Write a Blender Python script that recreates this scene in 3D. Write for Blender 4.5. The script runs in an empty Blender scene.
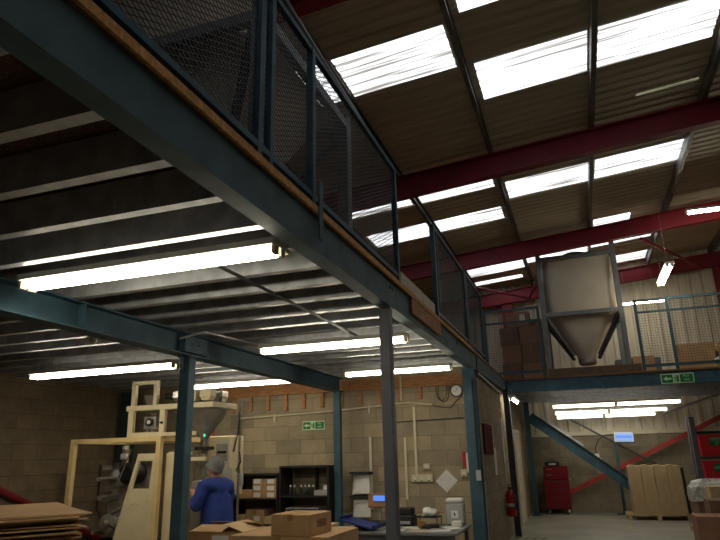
import bpy, bmesh, math, random
from mathutils import Vector, Matrix, Quaternion
random.seed(7)
S = bpy.context.scene
COL = S.collection
PI = math.pi

# ------------------------------------------------------------------ render look
S.view_settings.view_transform = 'Standard'
S.view_settings.look = 'None'
S.view_settings.gamma = 1.0
S.view_settings.use_curve_mapping = False
S.view_settings.exposure = 0.0

# ------------------------------------------------------------------ camera
H = 1.6
RW = Matrix(((0.94277314, 0.11746109, 0.31206039),
             (0.33262449, -0.26609959, -0.90473861),
             (-0.02323244, 0.9567622, -0.28994199)))
cd = bpy.data.cameras.new('camera')
cam = bpy.data.objects.new('camera', cd)
COL.objects.link(cam)
cd.sensor_width = 36.0
cd.lens = 612.0 / 720.0 * 36.0
cd.clip_start = 0.05
cam.matrix_world = Matrix.Translation((0, 0, H)) @ RW.to_4x4()
S.camera = cam

# ------------------------------------------------------------------ materials
def _nt(name):
    m = bpy.data.materials.new(name)
    m.use_nodes = True
    nt = m.node_tree
    b = nt.nodes['Principled BSDF']
    return m, nt, b

def mat(name, col, rough=0.6, metal=0.0, var=0.18, scale=6.0, bump=0.0, bscale=60.0, stretch=(1, 1, 1), spec=0.4):
    m, nt, b = _nt(name)
    N, L = nt.nodes, nt.links
    tc = N.new('ShaderNodeTexCoord')
    mp = N.new('ShaderNodeMapping')
    mp.inputs['Scale'].default_value = stretch
    L.new(tc.outputs['Object'], mp.inputs['Vector'])
    no = N.new('ShaderNodeTexNoise')
    no.inputs['Scale'].default_value = scale
    no.inputs['Detail'].default_value = 5
    L.new(mp.outputs['Vector'], no.inputs['Vector'])
    cr = N.new('ShaderNodeValToRGB')
    lo = tuple(max(0, c * (1 - var)) for c in col) + (1,)
    hi = tuple(min(1, c * (1 + var)) for c in col) + (1,)
    cr.color_ramp.elements[0].color = lo
    cr.color_ramp.elements[0].position = 0.36
    cr.color_ramp.elements[1].color = hi
    cr.color_ramp.elements[1].position = 0.7
    L.new(no.outputs['Fac'], cr.inputs['Fac'])
    L.new(cr.outputs['Color'], b.inputs['Base Color'])
    b.inputs['Roughness'].default_value = rough
    b.inputs['Metallic'].default_value = metal
    b.inputs['Specular IOR Level'].default_value = spec
    if bump > 0:
        n2 = N.new('ShaderNodeTexNoise')
        n2.inputs['Scale'].default_value = bscale
        n2.inputs['Detail'].default_value = 4
        L.new(mp.outputs['Vector'], n2.inputs['Vector'])
        bp = N.new('ShaderNodeBump')
        bp.inputs['Strength'].default_value = bump
        bp.inputs['Distance'].default_value = 0.01
        L.new(n2.outputs['Fac'], bp.inputs['Height'])
        L.new(bp.outputs['Normal'], b.inputs['Normal'])
    return m

def block_mat(name, c1, c2, mortar, ux):
    """concrete blockwork 450 x 225; ux = which world axis runs along the wall"""
    m, nt, b = _nt(name)
    N, L = nt.nodes, nt.links
    tc = N.new('ShaderNodeTexCoord')
    sp = N.new('ShaderNodeSeparateXYZ')
    L.new(tc.outputs['Object'], sp.inputs[0])
    cb = N.new('ShaderNodeCombineXYZ')
    L.new(sp.outputs[ux], cb.inputs['X'])
    L.new(sp.outputs['Z'], cb.inputs['Y'])
    br = N.new('ShaderNodeTexBrick')
    br.inputs['Scale'].default_value = 1.0
    br.inputs['Brick Width'].default_value = 0.47
    br.inputs['Row Height'].default_value = 0.236
    br.inputs['Mortar Size'].default_value = 0.006
    br.inputs['Mortar Smooth'].default_value = 0.3
    br.inputs['Bias'].default_value = 0.0
    br.inputs['Color1'].default_value = c1 + (1,)
    br.inputs['Color2'].default_value = c2 + (1,)
    br.inputs['Mortar'].default_value = mortar + (1,)
    L.new(cb.outputs[0], br.inputs['Vector'])
    no = N.new('ShaderNodeTexNoise')
    no.inputs['Scale'].default_value = 3.0
    no.inputs['Detail'].default_value = 8
    no.inputs['Roughness'].default_value = 0.7
    L.new(tc.outputs['Object'], no.inputs['Vector'])
    mr = N.new('ShaderNodeMapRange')
    mr.inputs['From Min'].default_value = 0.25
    mr.inputs['From Max'].default_value = 0.75
    mr.inputs['To Min'].default_value = 0.72
    mr.inputs['To Max'].default_value = 1.25
    L.new(no.outputs['Fac'], mr.inputs['Value'])
    mx = N.new('ShaderNodeMix')
    mx.data_type = 'RGBA'
    mx.blend_type = 'MULTIPLY'
    mx.inputs['Factor'].default_value = 1.0
    L.new(br.outputs['Color'], mx.inputs['A'])
    L.new(mr.outputs['Result'], mx.inputs['B'])
    L.new(mx.outputs['Result'], b.inputs['Base Color'])
    b.inputs['Roughness'].default_value = 0.95
    b.inputs['Specular IOR Level'].default_value = 0.1
    bp = N.new('ShaderNodeBump')
    bp.inputs['Strength'].default_value = 0.5
    bp.inputs['Distance'].default_value = 0.01
    bp.invert = True
    L.new(br.outputs['Fac'], bp.inputs['Height'])
    L.new(bp.outputs['Normal'], b.inputs['Normal'])
    return m

def emit_mat(name, col, strength):
    m, nt, b = _nt(name)
    b.inputs['Base Color'].default_value = (0.05, 0.05, 0.05, 1)
    b.inputs['Emission Color'].default_value = col + (1,)
    b.inputs['Emission Strength'].default_value = strength
    return m

def skylight_mat(name='translucent_sheet', lo=(0.13, 0.115, 0.1, 1), hi=(0.85, 0.85, 0.85, 1)):
    m = bpy.data.materials.new(name)
    m.use_nodes = True
    nt = m.node_tree
    nt.nodes.clear()
    N, L = nt.nodes, nt.links
    out = N.new('ShaderNodeOutputMaterial')
    tr = N.new('ShaderNodeBsdfTranslucent')
    df = N.new('ShaderNodeBsdfDiffuse')
    df.inputs['Color'].default_value = (0.25, 0.24, 0.22, 1)
    tc = N.new('ShaderNodeTexCoord')
    mp = N.new('ShaderNodeMapping')
    mp.inputs['Scale'].default_value = (0.45, 13.0, 1.0)
    L.new(tc.outputs['Object'], mp.inputs['Vector'])
    no = N.new('ShaderNodeTexNoise')
    no.inputs['Scale'].default_value = 1.6
    no.inputs['Detail'].default_value = 5
    L.new(mp.outputs['Vector'], no.inputs['Vector'])
    cr = N.new('ShaderNodeValToRGB')
    cr.color_ramp.elements[0].color = lo
    cr.color_ramp.elements[0].position = 0.36
    cr.color_ramp.elements[1].color = hi
    cr.color_ramp.elements[1].position = 0.62
    L.new(no.outputs['Fac'], cr.inputs['Fac'])
    L.new(cr.outputs['Color'], tr.inputs['Color'])
    mx = N.new('ShaderNodeMixShader')
    mx.inputs[0].default_value = 0.15
    L.new(tr.outputs[0], mx.inputs[1])
    L.new(df.outputs[0], mx.inputs[2])
    L.new(mx.outputs[0], out.inputs['Surface'])
    return m

TUBE = 26.0
M = dict(
    blue=mat('blue_steel_paint', (0.047, 0.098, 0.132), 0.6, 0, 0.2, 5, spec=0.25),
    blueg=mat('lighter_blue_grey_paint', (0.088, 0.138, 0.148), 0.65, 0, 0.2, 4, spec=0.2),  # lighter, greyer blue for the edge girder
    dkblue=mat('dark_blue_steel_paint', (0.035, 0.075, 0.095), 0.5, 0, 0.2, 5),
    grey_post=mat('grey_steel_paint', (0.13, 0.135, 0.155), 0.5, 0, 0.12, 5),
    dkgrey=mat('dark_grey_steel', (0.045, 0.05, 0.055), 0.5, 0, 0.2, 5),
    red=mat('red_oxide_paint', (0.27, 0.013, 0.027), 0.5, 0, 0.15, 4),
    brace_red=mat('bright_red_paint', (0.4, 0.045, 0.035), 0.5, 0, 0.15, 4),
    galv=mat('galvanised_steel', (0.5, 0.515, 0.54), 0.4, 0.55, 0.2, 9),
    edge=mat('orange_timber_edging', (0.62, 0.3, 0.09), 0.85, 0, 0.3, 30, 0.2, 160),
    chip=mat('chipboard', (0.2, 0.1, 0.05), 0.85, 0, 0.35, 60, 0.2, 160),
    wood=mat('sawn_timber', (0.42, 0.2, 0.085), 0.8, 0, 0.25, 9, 0.1, 80, (1, 1, 6)),
    dkwood=mat('dark_stained_timber', (0.12, 0.075, 0.05), 0.8, 0, 0.25, 9),
    pale=mat('pale_timber', (0.55, 0.46, 0.33), 0.7, 0, 0.12, 7),
    pallet=mat('pallet_timber', (0.5, 0.36, 0.2), 0.8, 0, 0.2, 8),
    roof=mat('roof_lining_sheet', (0.6, 0.52, 0.38), 0.6, 0, 0.16, 3, 0, 60, (0.4, 5, 1)),
    clad=mat('cream_cladding', (0.7, 0.63, 0.49), 0.5, 0, 0.1, 3, 0, 60, (4, 1, 0.4)),
    purlin=mat('purlin_steel', (0.16, 0.155, 0.15), 0.5, 0.3, 0.2, 5),
    floor=mat('sealed_concrete', (0.24, 0.228, 0.185), 0.5, 0, 0.18, 1.3, 0.05, 30),
    plaster=mat('dull_render', (0.14, 0.13, 0.11), 0.9, 0, 0.2, 2),
    cream=mat('cream_machine_paint', (0.82, 0.62, 0.3), 0.4, 0, 0.07, 4),
    creamw=mat('pale_cream_paint', (0.8, 0.69, 0.45), 0.4, 0, 0.07, 4),
    steel=mat('stainless_steel', (0.5, 0.48, 0.44), 0.3, 0.85, 0.12, 8),
    alu=mat('dull_aluminium', (0.42, 0.4, 0.37), 0.45, 0.5, 0.2, 10),
    black=mat('black_plastic', (0.012, 0.012, 0.013), 0.5, 0, 0.2, 8),
    shelf=mat('black_shelving', (0.018, 0.017, 0.018), 0.55, 0, 0.2, 8),
    card=mat('brown_cardboard', (0.44, 0.27, 0.135), 0.85, 0, 0.1, 6, 0.05, 50),
    card2=mat('pale_cardboard', (0.55, 0.4, 0.215), 0.85, 0, 0.08, 5),
    card5=mat('tan_board', (0.42, 0.31, 0.17), 0.85, 0, 0.08, 5),
    card3=mat('dark_cardboard', (0.22, 0.12, 0.075), 0.85, 0, 0.1, 6),
    card4=mat('reddish_cardboard', (0.33, 0.17, 0.1), 0.85, 0, 0.1, 6),
    tape=mat('parcel_tape', (0.3, 0.16, 0.06), 0.35, 0, 0.08, 10),
    paper=mat('white_paper', (0.72, 0.72, 0.7), 0.8, 0, 0.05, 8),
    white=mat('white_plastic', (0.72, 0.71, 0.66), 0.45, 0, 0.05, 8),
    ivory=mat('ivory_conduit', (0.62, 0.57, 0.42), 0.45, 0, 0.06, 8),
    greyp=mat('grey_plastic', (0.4, 0.4, 0.4), 0.5, 0, 0.08, 8),
    tank=mat('tank_polymer', (0.62, 0.545, 0.42), 0.45, 0, 0.08, 2),
    frameg=mat('hopper_frame_paint', (0.2, 0.21, 0.215), 0.5, 0.2, 0.12, 6),
    green=mat('sign_green', (0.01, 0.16, 0.045), 0.45, 0, 0.05, 8),
    signw=mat('sign_pale', (0.55, 0.72, 0.45), 0.5, 0, 0.05, 8),
    maroon=mat('maroon_board', (0.075, 0.012, 0.016), 0.9, 0, 0.1, 8, spec=0.05),
    binred=mat('bin_red', (0.62, 0.018, 0.03), 0.4, 0, 0.08, 5),
    toolred=mat('tool_chest_red', (0.17, 0.007, 0.016), 0.3, 0, 0.08, 5),
    extred=mat('extinguisher_red', (0.4, 0.02, 0.02), 0.3, 0, 0.05, 5),
    coat=mat('blue_work_coat', (0.022, 0.05, 0.27), 0.85, 0, 0.2, 14, 0.35, 18),
    trous=mat('dark_trousers', (0.02, 0.022, 0.03), 0.9, 0, 0.2, 9),
    skin=mat('skin', (0.5, 0.26, 0.17), 0.55, 0, 0.05, 8),
    lips=mat('lips', (0.35, 0.13, 0.1), 0.6, 0, 0.05, 8),
    beanie=mat('grey_knit', (0.19, 0.2, 0.21), 0.95, 0, 0.2, 50, 0.4, 140),
    tray=mat('blue_tray', (0.015, 0.03, 0.16), 0.4, 0, 0.1, 6),
    film=mat('clear_film_wrap', (0.5, 0.48, 0.45), 0.3, 0, 0.3, 25, 0.8, 30),
    yellow=mat('yellow_floor_paint', (0.4, 0.33, 0.14), 0.7, 0, 0.2, 12),
    rubber=mat('black_rubber', (0.02, 0.02, 0.02), 0.8, 0, 0.1, 8),
    tube=emit_mat('lit_fluorescent_tube', (1.0, 0.9, 0.7), TUBE),
    tubefar=emit_mat('lit_far_bay_tube', (1.0, 0.93, 0.78), 8.0),
    tubeup=emit_mat('lit_upper_tube', (1.0, 0.93, 0.74), 40.0),
    screen=emit_mat('blue_screen_glow', (0.1, 0.3, 1.0), 0.8),
    screenw=emit_mat('white_screen_glow', (0.28, 0.52, 1.0), 0.8),
    led=emit_mat('green_lamp_glow', (0.1, 1.0, 0.35), 2.0),
    sky=skylight_mat(),
    skydim=skylight_mat('dim_translucent_sheet', (0.015, 0.014, 0.009, 1), (0.12, 0.12, 0.07, 1)),  # darker sheet colour carries the dimness of one partly obscured roof light
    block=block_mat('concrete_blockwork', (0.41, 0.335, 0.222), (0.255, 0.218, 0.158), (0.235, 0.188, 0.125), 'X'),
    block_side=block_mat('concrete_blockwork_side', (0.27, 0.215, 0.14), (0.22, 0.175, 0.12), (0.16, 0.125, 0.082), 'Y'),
    block_gable=block_mat('concrete_blockwork_gable', (0.3, 0.26, 0.18), (0.23, 0.2, 0.14), (0.19, 0.16, 0.11), 'X'),
)

# ------------------------------------------------------------------ mesh helpers
OFF = {}

class MB:
    def __init__(self):
        self.v, self.f = [], []

    def add(self, vs, fs):
        b = len(self.v)
        self.v += [Vector(p) for p in vs]
        self.f += [tuple(i + b for i in f) for f in fs]
        return self

    def box(self, x0, x1, y0, y1, z0, z1):
        if x0 > x1: x0, x1 = x1, x0
        if y0 > y1: y0, y1 = y1, y0
        if z0 > z1: z0, z1 = z1, z0
        return self.add([(x0, y0, z0), (x1, y0, z0), (x1, y1, z0), (x0, y1, z0), (x0, y0, z1), (x1, y0, z1), (x1, y1, z1), (x0, y1, z1)],
                        [(0, 3, 2, 1), (4, 5, 6, 7), (0, 1, 5, 4), (1, 2, 6, 5), (2, 3, 7, 6), (3, 0, 4, 7)])

    def rbox(self, c, sx, sy, sz, rz=0, rx=0, ry=0):
        R = Matrix.Rotation(rz, 3, 'Z') @ Matrix.Rotation(ry, 3, 'Y') @ Matrix.Rotation(rx, 3, 'X')
        b = len(self.v)
        self.box(-sx / 2, sx / 2, -sy / 2, sy / 2, -sz / 2, sz / 2)
        for i in range(b, len(self.v)):
            self.v[i] = R @ self.v[i] + Vector(c)
        return self

    def bar(self, p, q, w, h, up=(0, 0, 1)):
        p, q, up = Vector(p), Vector(q), Vector(up)
        d = (q - p).normalized()
        if abs(d.dot(up)) > 0.98: up = Vector((0, 1, 0))
        s = d.cross(up).normalized()
        u = s.cross(d)
        vs = []
        for c in (p, q):
            for a, e in ((-1, -1), (1, -1), (1, 1), (-1, 1)):
                vs.append(c + s * (a * w / 2) + u * (e * h / 2))
        return self.add(vs, [(0, 1, 2, 3), (7, 6, 5, 4), (0, 4, 5, 1), (1, 5, 6, 2), (2, 6, 7, 3), (3, 7, 4, 0)])

    def extrude(self, prof, p, q, up=(0, 0, 1)):
        """2-D profile (side, up) swept from p to q"""
        p, q, up = Vector(p), Vector(q), Vector(up)
        d = (q - p).normalized()
        if abs(d.dot(up)) > 0.98: up = Vector((0, 1, 0))
        s = d.cross(up).normalized()
        u = s.cross(d)
        n = len(prof)
        vs = [c + s * a + u * e for c in (p, q) for a, e in prof]
        fs = [tuple(range(n))[::-1], tuple(range(n, 2 * n))] + [(i, (i + 1) % n, n + (i + 1) % n, n + i) for i in range(n)]
        return self.add(vs, fs)

    def tube(self, pts, r, n=10, cap=True):
        pts = [Vector(p) for p in pts]
        rs = r if isinstance(r, (list, tuple)) else [r] * len(pts)
        prev = None
        b = len(self.v)
        for i, p in enumerate(pts):
            d = (pts[min(i + 1, len(pts) - 1)] - pts[max(i - 1, 0)]).normalized()
            if prev is None:
                a = Vector((0, 0, 1)) if abs(d.z) < 0.9 else Vector((1, 0, 0))
                s = d.cross(a).normalized()
            else:
                s = (prev - d * prev.dot(d)).normalized()
            prev = s
            t = d.cross(s)
            for k in range(n):
                an = 2 * PI * k / n
                self.v.append(p + (s * math.cos(an) + t * math.sin(an)) * rs[i])
        for i in range(len(pts) - 1):
            for k in range(n):
                a = b + i * n + k
                c = b + i * n + (k + 1) % n
                self.f.append((a, c, c + n, a + n))
        if cap:
            self.f.append(tuple(b + k for k in range(n))[::-1])
            self.f.append(tuple(b + (len(pts) - 1) * n + k for k in range(n)))
        return self

    def lathe(self, prof, c, n=24, axis='Z'):
        b = len(self.v)
        c = Vector(c)
        for r, h in prof:
            for k in range(n):
                a = 2 * PI * k / n
                if axis == 'Z': p = Vector((r * math.cos(a), r * math.sin(a), h))
                elif axis == 'Y': p = Vector((r * math.cos(a), h, r * math.sin(a)))
                else: p = Vector((h, r * math.cos(a), r * math.sin(a)))
                self.v.append(c + p)
        for i in range(len(prof) - 1):
            for k in range(n):
                a = b + i * n + k
                e = b + i * n + (k + 1) % n
                self.f.append((a, e, e + n, a + n))
        self.f.append(tuple(b + k for k in range(n))[::-1])
        self.f.append(tuple(b + (len(prof) - 1) * n + k for k in range(n)))
        return self

    def loft(self, rings):
        b = len(self.v)
        n = len(rings[0])
        for r in rings:
            self.v += [Vector(p) for p in r]
        for i in range(len(rings) - 1):
            for k in range(n):
                a = b + i * n + k
                e = b + i * n + (k + 1) % n
                self.f.append((a, e, e + n, a + n))
        self.f.append(tuple(b + k for k in range(n))[::-1])
        self.f.append(tuple(b + (len(rings) - 1) * n + k for k in range(n)))
        return self

    def build(self, name, m, parent=None, smooth=False, bevel=0.0):
        off = OFF.get(parent.name, Vector()) if parent else Vector()
        me = bpy.data.meshes.new(name)
        me.from_pydata([v - off for v in self.v], [], self.f)
        bm = bmesh.new()
        bm.from_mesh(me)
        bmesh.ops.recalc_face_normals(bm, faces=bm.faces)
        if bevel > 0:
            bmesh.ops.bevel(bm, geom=list(bm.edges), offset=bevel, segments=1, affect='EDGES', profile=0.5, clamp_overlap=True)
        bm.to_mesh(me)
        bm.free()
        if smooth:
            me.polygons.foreach_set('use_smooth', [True] * len(me.polygons))
            me.set_sharp_from_angle(angle=math.radians(42))
        me.materials.append(m)
        o = bpy.data.objects.new(name, me)
        COL.objects.link(o)
        if parent:
            o.parent = parent
        OFF[o.name] = off
        return o

def tag(o, label=None, cat=None, group=None, kind=None):
    if label: o['label'] = label
    if cat: o['category'] = cat
    if group: o['group'] = group
    if kind: o['kind'] = kind
    return o

def thing(name, label, cat, loc=(0, 0, 0), group=None):
    o = bpy.data.objects.new(name, None)
    o.empty_display_size = 0.1
    o.location = loc
    COL.objects.link(o)
    OFF[o.name] = Vector(loc)
    return tag(o, label, cat, group)

def struct(name, mb, m, label=None, **k):
    return tag(mb.build(name, m, **k), label=label, kind='structure')

def copy_tree(o, loc, label, rz=0.0, parent=None):
    c = o.copy()
    COL.objects.link(c)
    if parent is not None:
        c.parent = parent
    else:
        c.location = loc
        c.rotation_euler = (0, 0, rz)
        c['label'] = label
    for ch in list(o.children):
        copy_tree(ch, None, None, 0, c)
    return c

def text_part(body, size, loc, rot, m, parent, name='lettering', extr=0.0008):
    cu = bpy.data.curves.new('letters', 'FONT')
    cu.body = body
    cu.size = size
    cu.extrude = extr
    cu.align_x = 'CENTER'
    cu.align_y = 'CENTER'
    cu.resolution_u = 2
    t = bpy.data.objects.new('letters', cu)
    COL.objects.link(t)
    bpy.context.view_layer.update()
    me = bpy.data.meshes.new_from_object(t)
    bpy.data.objects.remove(t)
    me.materials.clear()
    me.materials.append(m)
    o = bpy.data.objects.new(name, me)
    COL.objects.link(o)
    o.parent = parent
    o.location = Vector(loc) - OFF.get(parent.name, Vector())
    o.rotation_euler = rot
    return o

ORD = ['first', 'second', 'third', 'fourth', 'fifth', 'sixth', 'seventh', 'eighth', 'ninth', 'tenth', 'eleventh', 'twelfth', 'thirteenth', 'fourteenth',
       'fifteenth', 'sixteenth', 'seventeenth', 'eighteenth', 'nineteenth', 'twentieth', 'twenty-first', 'twenty-second', 'twenty-third']

# ------------------------------------------------------------------ levels
XE = -1.5            # outer face of the mezzanine edge
XB = -3.92           # inner girder line
XL = -8.35           # left wall face
YW = 10.2            # block wall under the mezzanine
YG = 18.7            # gable wall face
ZD = 3.125           # underside of the deck boards
ROOF_A, ROOF_B = 6.62, 0.084

def zs(x): return ROOF_A + ROOF_B * x

# ------------------------------------------------------------------ setting
struct('floor', MB().box(-9.2, 10.2, -3.2, 19.3, -0.12, 0.0), M['floor'])
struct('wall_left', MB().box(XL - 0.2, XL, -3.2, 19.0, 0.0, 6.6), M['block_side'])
struct('wall_rear', MB().box(-8.35, 10.0, -3.2, -3.0, 0.0, 7.8), M['plaster'])
struct('wall_right', MB().box(10.0, 10.2, -3.2, 19.0, 0.0, 8.0), M['block_side'])
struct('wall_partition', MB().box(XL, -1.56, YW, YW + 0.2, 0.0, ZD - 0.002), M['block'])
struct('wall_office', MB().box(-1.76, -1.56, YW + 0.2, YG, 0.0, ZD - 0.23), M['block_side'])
struct('wall_gable', MB().box(XL, 10.0, YG, YG + 0.25, 0.0, 2.02), M['block_gable'])
# gable cladding, real box profile with vertical ribs
def profile(a0, a1, pitch, depth):
    pts, a = [], a0
    while a < a1 - 1e-6:
        for da, h in ((0, 0), (pitch * 0.55, 0), (pitch * 0.65, depth), (pitch * 0.9, depth)):
            if a + da < a1: pts.append((a + da, h))
        a += pitch
    pts.append((a1, 0))
    return pts
g = MB()
pr_ = profile(XL, 10.0, 0.3, 0.035)
vs = []
for x, h in pr_:
    vs += [(x, YG + 0.06 - h, 2.02), (x, YG + 0.06 - h, zs(x) + 0.1)]
g.add(vs, [(2 * i, 2 * i + 2, 2 * i + 3, 2 * i + 1) for i in range(len(pr_) - 1)])
g.box(XL, 10.0, YG + 0.1, YG + 0.2, 2.02, 7.9)
struct('wall_cladding', g, M['clad'])

# roof sheets with the skylight strips let in
SKY = []   # x0, x1, y0, y1
PX = [-0.91 + 1.615 * k for k in range(-3, 5)]
def sk(x0, x1, y0, y1): SKY.append((x0, x1, y0, y1))
k94 = 0.94
for a in ((-4.3, -2.72, 6.6, 7.55), (-2.62, -1.08, 6.6, 7.55), (-0.84, 0.69, 7.63, 8.58), (0.83, 2.37, 7.63, 8.58), (-0.84, 0.69, 5.5, 6.48),
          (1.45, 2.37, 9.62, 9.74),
          (-4.3, -2.85, 11.0, 11.87), (-2.68, -1.12, 11.0, 11.9), (-0.9, 0.72, 11.8, 12.73), (0.85, 2.49, 11.76, 12.7),
          (-4.3, -2.85, 13.0, 13.87), (-2.7, -1.14, 13.03, 13.8), (0.86, 1.72, 15.22, 15.75),
          (-2.68, -1.05, 17.3, 18.1), (-0.94, 0.72, 16.9, 17.75), (0.82, 2.36, 16.8, 17.46),
          (-2.62, -1.08, 0.7, 1.65), (-0.84, 0.69, 0.7, 1.65), (0.83, 2.37, 1.7, 2.65), (2.6, 4.1, 1.7, 2.65), (4.3, 5.8, 1.7, 2.65), (-0.84, 0.69, -1.2, -0.3), (0.83, 2.37, -1.2, -0.3), (2.6, 4.1, -1.2, -0.3), (4.3, 5.8, -1.2, -0.3), (4.3, 5.8, 5.0, 5.95), (6.0, 7.5, 5.0, 5.95), (6.0, 7.5, 1.7, 2.65),  # unseen roof lights, added to brighten the upper level
          (-2.68, -1.2, 18.75, 19.15), (1.5, 2.4, 18.75, 19.58)):
    sk(a[0] * k94, a[1] * k94, a[2] * k94, a[3] * k94)

def sheet(mb, x0, x1, y0, y1, lift=0.0):
    n0 = math.floor(y0 / 0.2) * 0.2
    P = []
    y = n0
    def h(yy):
        t = ((yy - n0) % 0.2) / 0.2
        return 0.0 if t < 0.5 else 0.02 * min(1, (t - 0.5) / 0.1) if t < 0.85 else 0.02 * max(0, (1 - t) / 0.15)
    ys = {y0, y1}
    while y < y1:
        for t in (0.0, 0.5, 0.6, 0.85):
            yy = y + 0.2 * t
            if y0 < yy < y1: ys.add(yy)
        y += 0.2
    ys = sorted(ys)
    vs = []
    for yy in ys:
        vs += [(x0, yy, zs(x0) + h(yy) + lift), (x1, yy, zs(x1) + h(yy) + lift)]
    mb.add(vs, [(2 * i, 2 * i + 1, 2 * i + 3, 2 * i + 2) for i in range(len(ys) - 1)])

roof = MB()
xs = sorted({-9.0, 10.2} | {v for s in SKY for v in s[:2]})
for xa, xb in zip(xs, xs[1:]):
    xm = (xa + xb) / 2
    cuts = sorted((s[2], s[3]) for s in SKY if s[0] < xm < s[1])
    y = -3.2
    for c0, c1 in cuts:
        if c0 > y: sheet(roof, xa, xb, y, c0)
        y = max(y, c1)
    sheet(roof, xa, xb, y, 19.2)
struct('ceiling', roof, M['roof'])
for i, s in enumerate(SKY):  # visible strips and the added unseen ones alike
    w = MB()
    sheet(w, *s)
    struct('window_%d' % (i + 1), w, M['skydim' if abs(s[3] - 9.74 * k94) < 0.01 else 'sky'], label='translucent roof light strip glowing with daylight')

# ------------------------------------------------------------------ roof steel
def isec(w, h, tf, tw):
    return [(-w / 2, -h / 2), (w / 2, -h / 2), (w / 2, -h / 2 + tf), (tw / 2, -h / 2 + tf), (tw / 2, h / 2 - tf), (w / 2, h / 2 - tf),
            (w / 2, h / 2), (-w / 2, h / 2), (-w / 2, h / 2 - tf), (-tw / 2, h / 2 - tf), (-tw / 2, -h / 2 + tf), (-w / 2, -h / 2 + tf)]

RL = ['red sloping roof rafter overhead, mostly above the top of the wire fence', 'wide red roof rafter crossing between the two rows of bright roof lights',
      'red roof rafter passing just above the white hopper', 'red roof rafter against the cream cladded end wall']
for i, y in enumerate((4.62, 9.47, 14.25, 18.5)):
    mb = MB().extrude(isec(0.17, 0.39, 0.02, 0.02), (-8.3, y, zs(-8.3) - 0.395), (9.95, y, zs(9.95) - 0.395))
    tag(mb.build('roof_rafter', M['red']), RL[i], 'rafter', 'red roof rafters')
PLAB = ['third roof purlin beyond the wire fence to the left, in shadow', 'dark roof purlin above the packing bay, second in from the wire fence', 'dark roof purlin running away just over the wire fence top rail',
        'dark roof purlin between the left roof light and the two bright centre ones', 'dark roof purlin splitting the bright centre roof lights over the hopper',
        'dark roof purlin at the right-hand end of the roof lights', 'roof purlin beyond the roof lights above the hanging tube lights', 'roof purlin nearest the top right edge of the building']
def csec(h, b, t=0.006):
    return [(0, -h / 2), (b, -h / 2), (b, -h / 2 + 0.02), (b - t, -h / 2 + 0.02), (b - t, -h / 2 + t), (t, -h / 2 + t), (t, h / 2 - t), (b - t, h / 2 - t), (b - t, h / 2 - 0.02), (b, h / 2 - 0.02), (b, h / 2), (0, h / 2)]
for i, x in enumerate(PX):
    mb = MB().extrude(csec(0.185, 0.065), (x - 0.03, -2.95, zs(x) - 0.098), (x - 0.03, YG - 0.03, zs(x) - 0.098))
    tag(mb.build('roof_purlin', M['purlin']), PLAB[i], 'purlin', 'dark roof purlins')

def zr(x): return zs(x) - 0.62
for (a, b, l) in (((1.75, 14.45), (3.6, 18.25), 'thin red roof brace right of the hopper reaching the red gable column'),
                  ((-2.5, 15.4), (-1.0, 18.25), 'thin red roof brace left of the hopper, falling to the right'),
                  ((-0.3, 14.6), (-1.05, 18.3), 'thin red roof brace left of the hopper, rising behind its frame')):
    mb = MB().tube([(a[0], a[1], zr(a[0])), (b[0], b[1], zr(b[0]))], 0.035, 8)
    tag(mb.build('roof_brace', M['red'], smooth=True), l, 'brace', 'red roof braces')
for x, l in ((4.08, 'red steel gable column standing at the far right of the cladding'), (-1.72, 'red steel gable column seen behind the far wire fence')):
    mb = MB().extrude(isec(0.3, 0.16, 0.02, 0.02), (x, YG - 0.15, 0.002 if x > 0 else ZD + 0.04), (x, YG - 0.15, zs(x) - 0.61))
    tag(mb.build('gable_column', M['red']), l, 'column', 'red gable columns', kind='thing')

# ------------------------------------------------------------------ mezzanine
dk = MB()
dk.box(XL, XE + 0.015, -2.95, YW + 0.1, ZD, ZD + 0.038)
dk.box(XL, XE + 0.015, YW + 0.1, YG - 0.02, ZD, ZD + 0.038)
dk.box(XE + 0.015, 9.95, 14.18, YG - 0.02, ZD, ZD + 0.038)
struct('floor_mezzanine', dk, M['chip'], label='chipboard deck of the mezzanine storey')

tag(MB().box(XE + 0.016, XE + 0.034, -2.9, 9.6, ZD - 0.001, ZD + 0.046).build('edging_strip', M['edge']), 'orange-brown timber edging strip along the top of the long edge girder', 'edging')
def channel(h, b, t):     # open towards +side
    return [(0, -h / 2), (b, -h / 2), (b, -h / 2 + t), (t, -h / 2 + t), (t, h / 2 - t), (b, h / 2 - t), (b, h / 2), (0, h / 2)]
eg = thing('edge_girder', 'long blue steel channel girder along the open edge of the mezzanine', 'girder', (XE, 4, 2.88))
p = [(-a, e) for a, e in channel(0.24, 0.12, 0.014)]
mb = MB().extrude(p, (XE, -2.9, 3.003), (XE, 9.96, 3.003))
mb.build('girder_web', M['blueg'], eg)
for y in (5.22, 8.4):
    for dy in (-0.04, 0.04):
        MB().lathe([(0.018, 0), (0.018, 0.012)], (XE, y + dy, 3.06), 6, 'X').build('bolt', M['dkblue'], eg)
tag(MB().box(XE - 0.12, XE - 0.06, -2.9, 5.6, ZD + 0.0385, ZD + 0.09).build('gap_strip', M['dkgrey']), 'dark strip standing in for the shaded gap under the near wire fence', 'gap strip')  # dark strip put in for the shade in the gap below the fence
ig = thing('inner_girder', 'deep blue steel girder under the joists carried on the two inner posts', 'girder', (XB, 4, 2.6))
MB().extrude(isec(0.17, 0.236, 0.014, 0.012), (XB, -2.9, 2.779), (XB, 10.1, 2.779)).build('girder_section', M['blue'], ig)
for y in (4.0,):
    MB().box(XB + 0.007, XB + 0.08, y - 0.006, y + 0.006, 2.676, 2.882).build('stiffener', M['blue'], ig)
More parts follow.
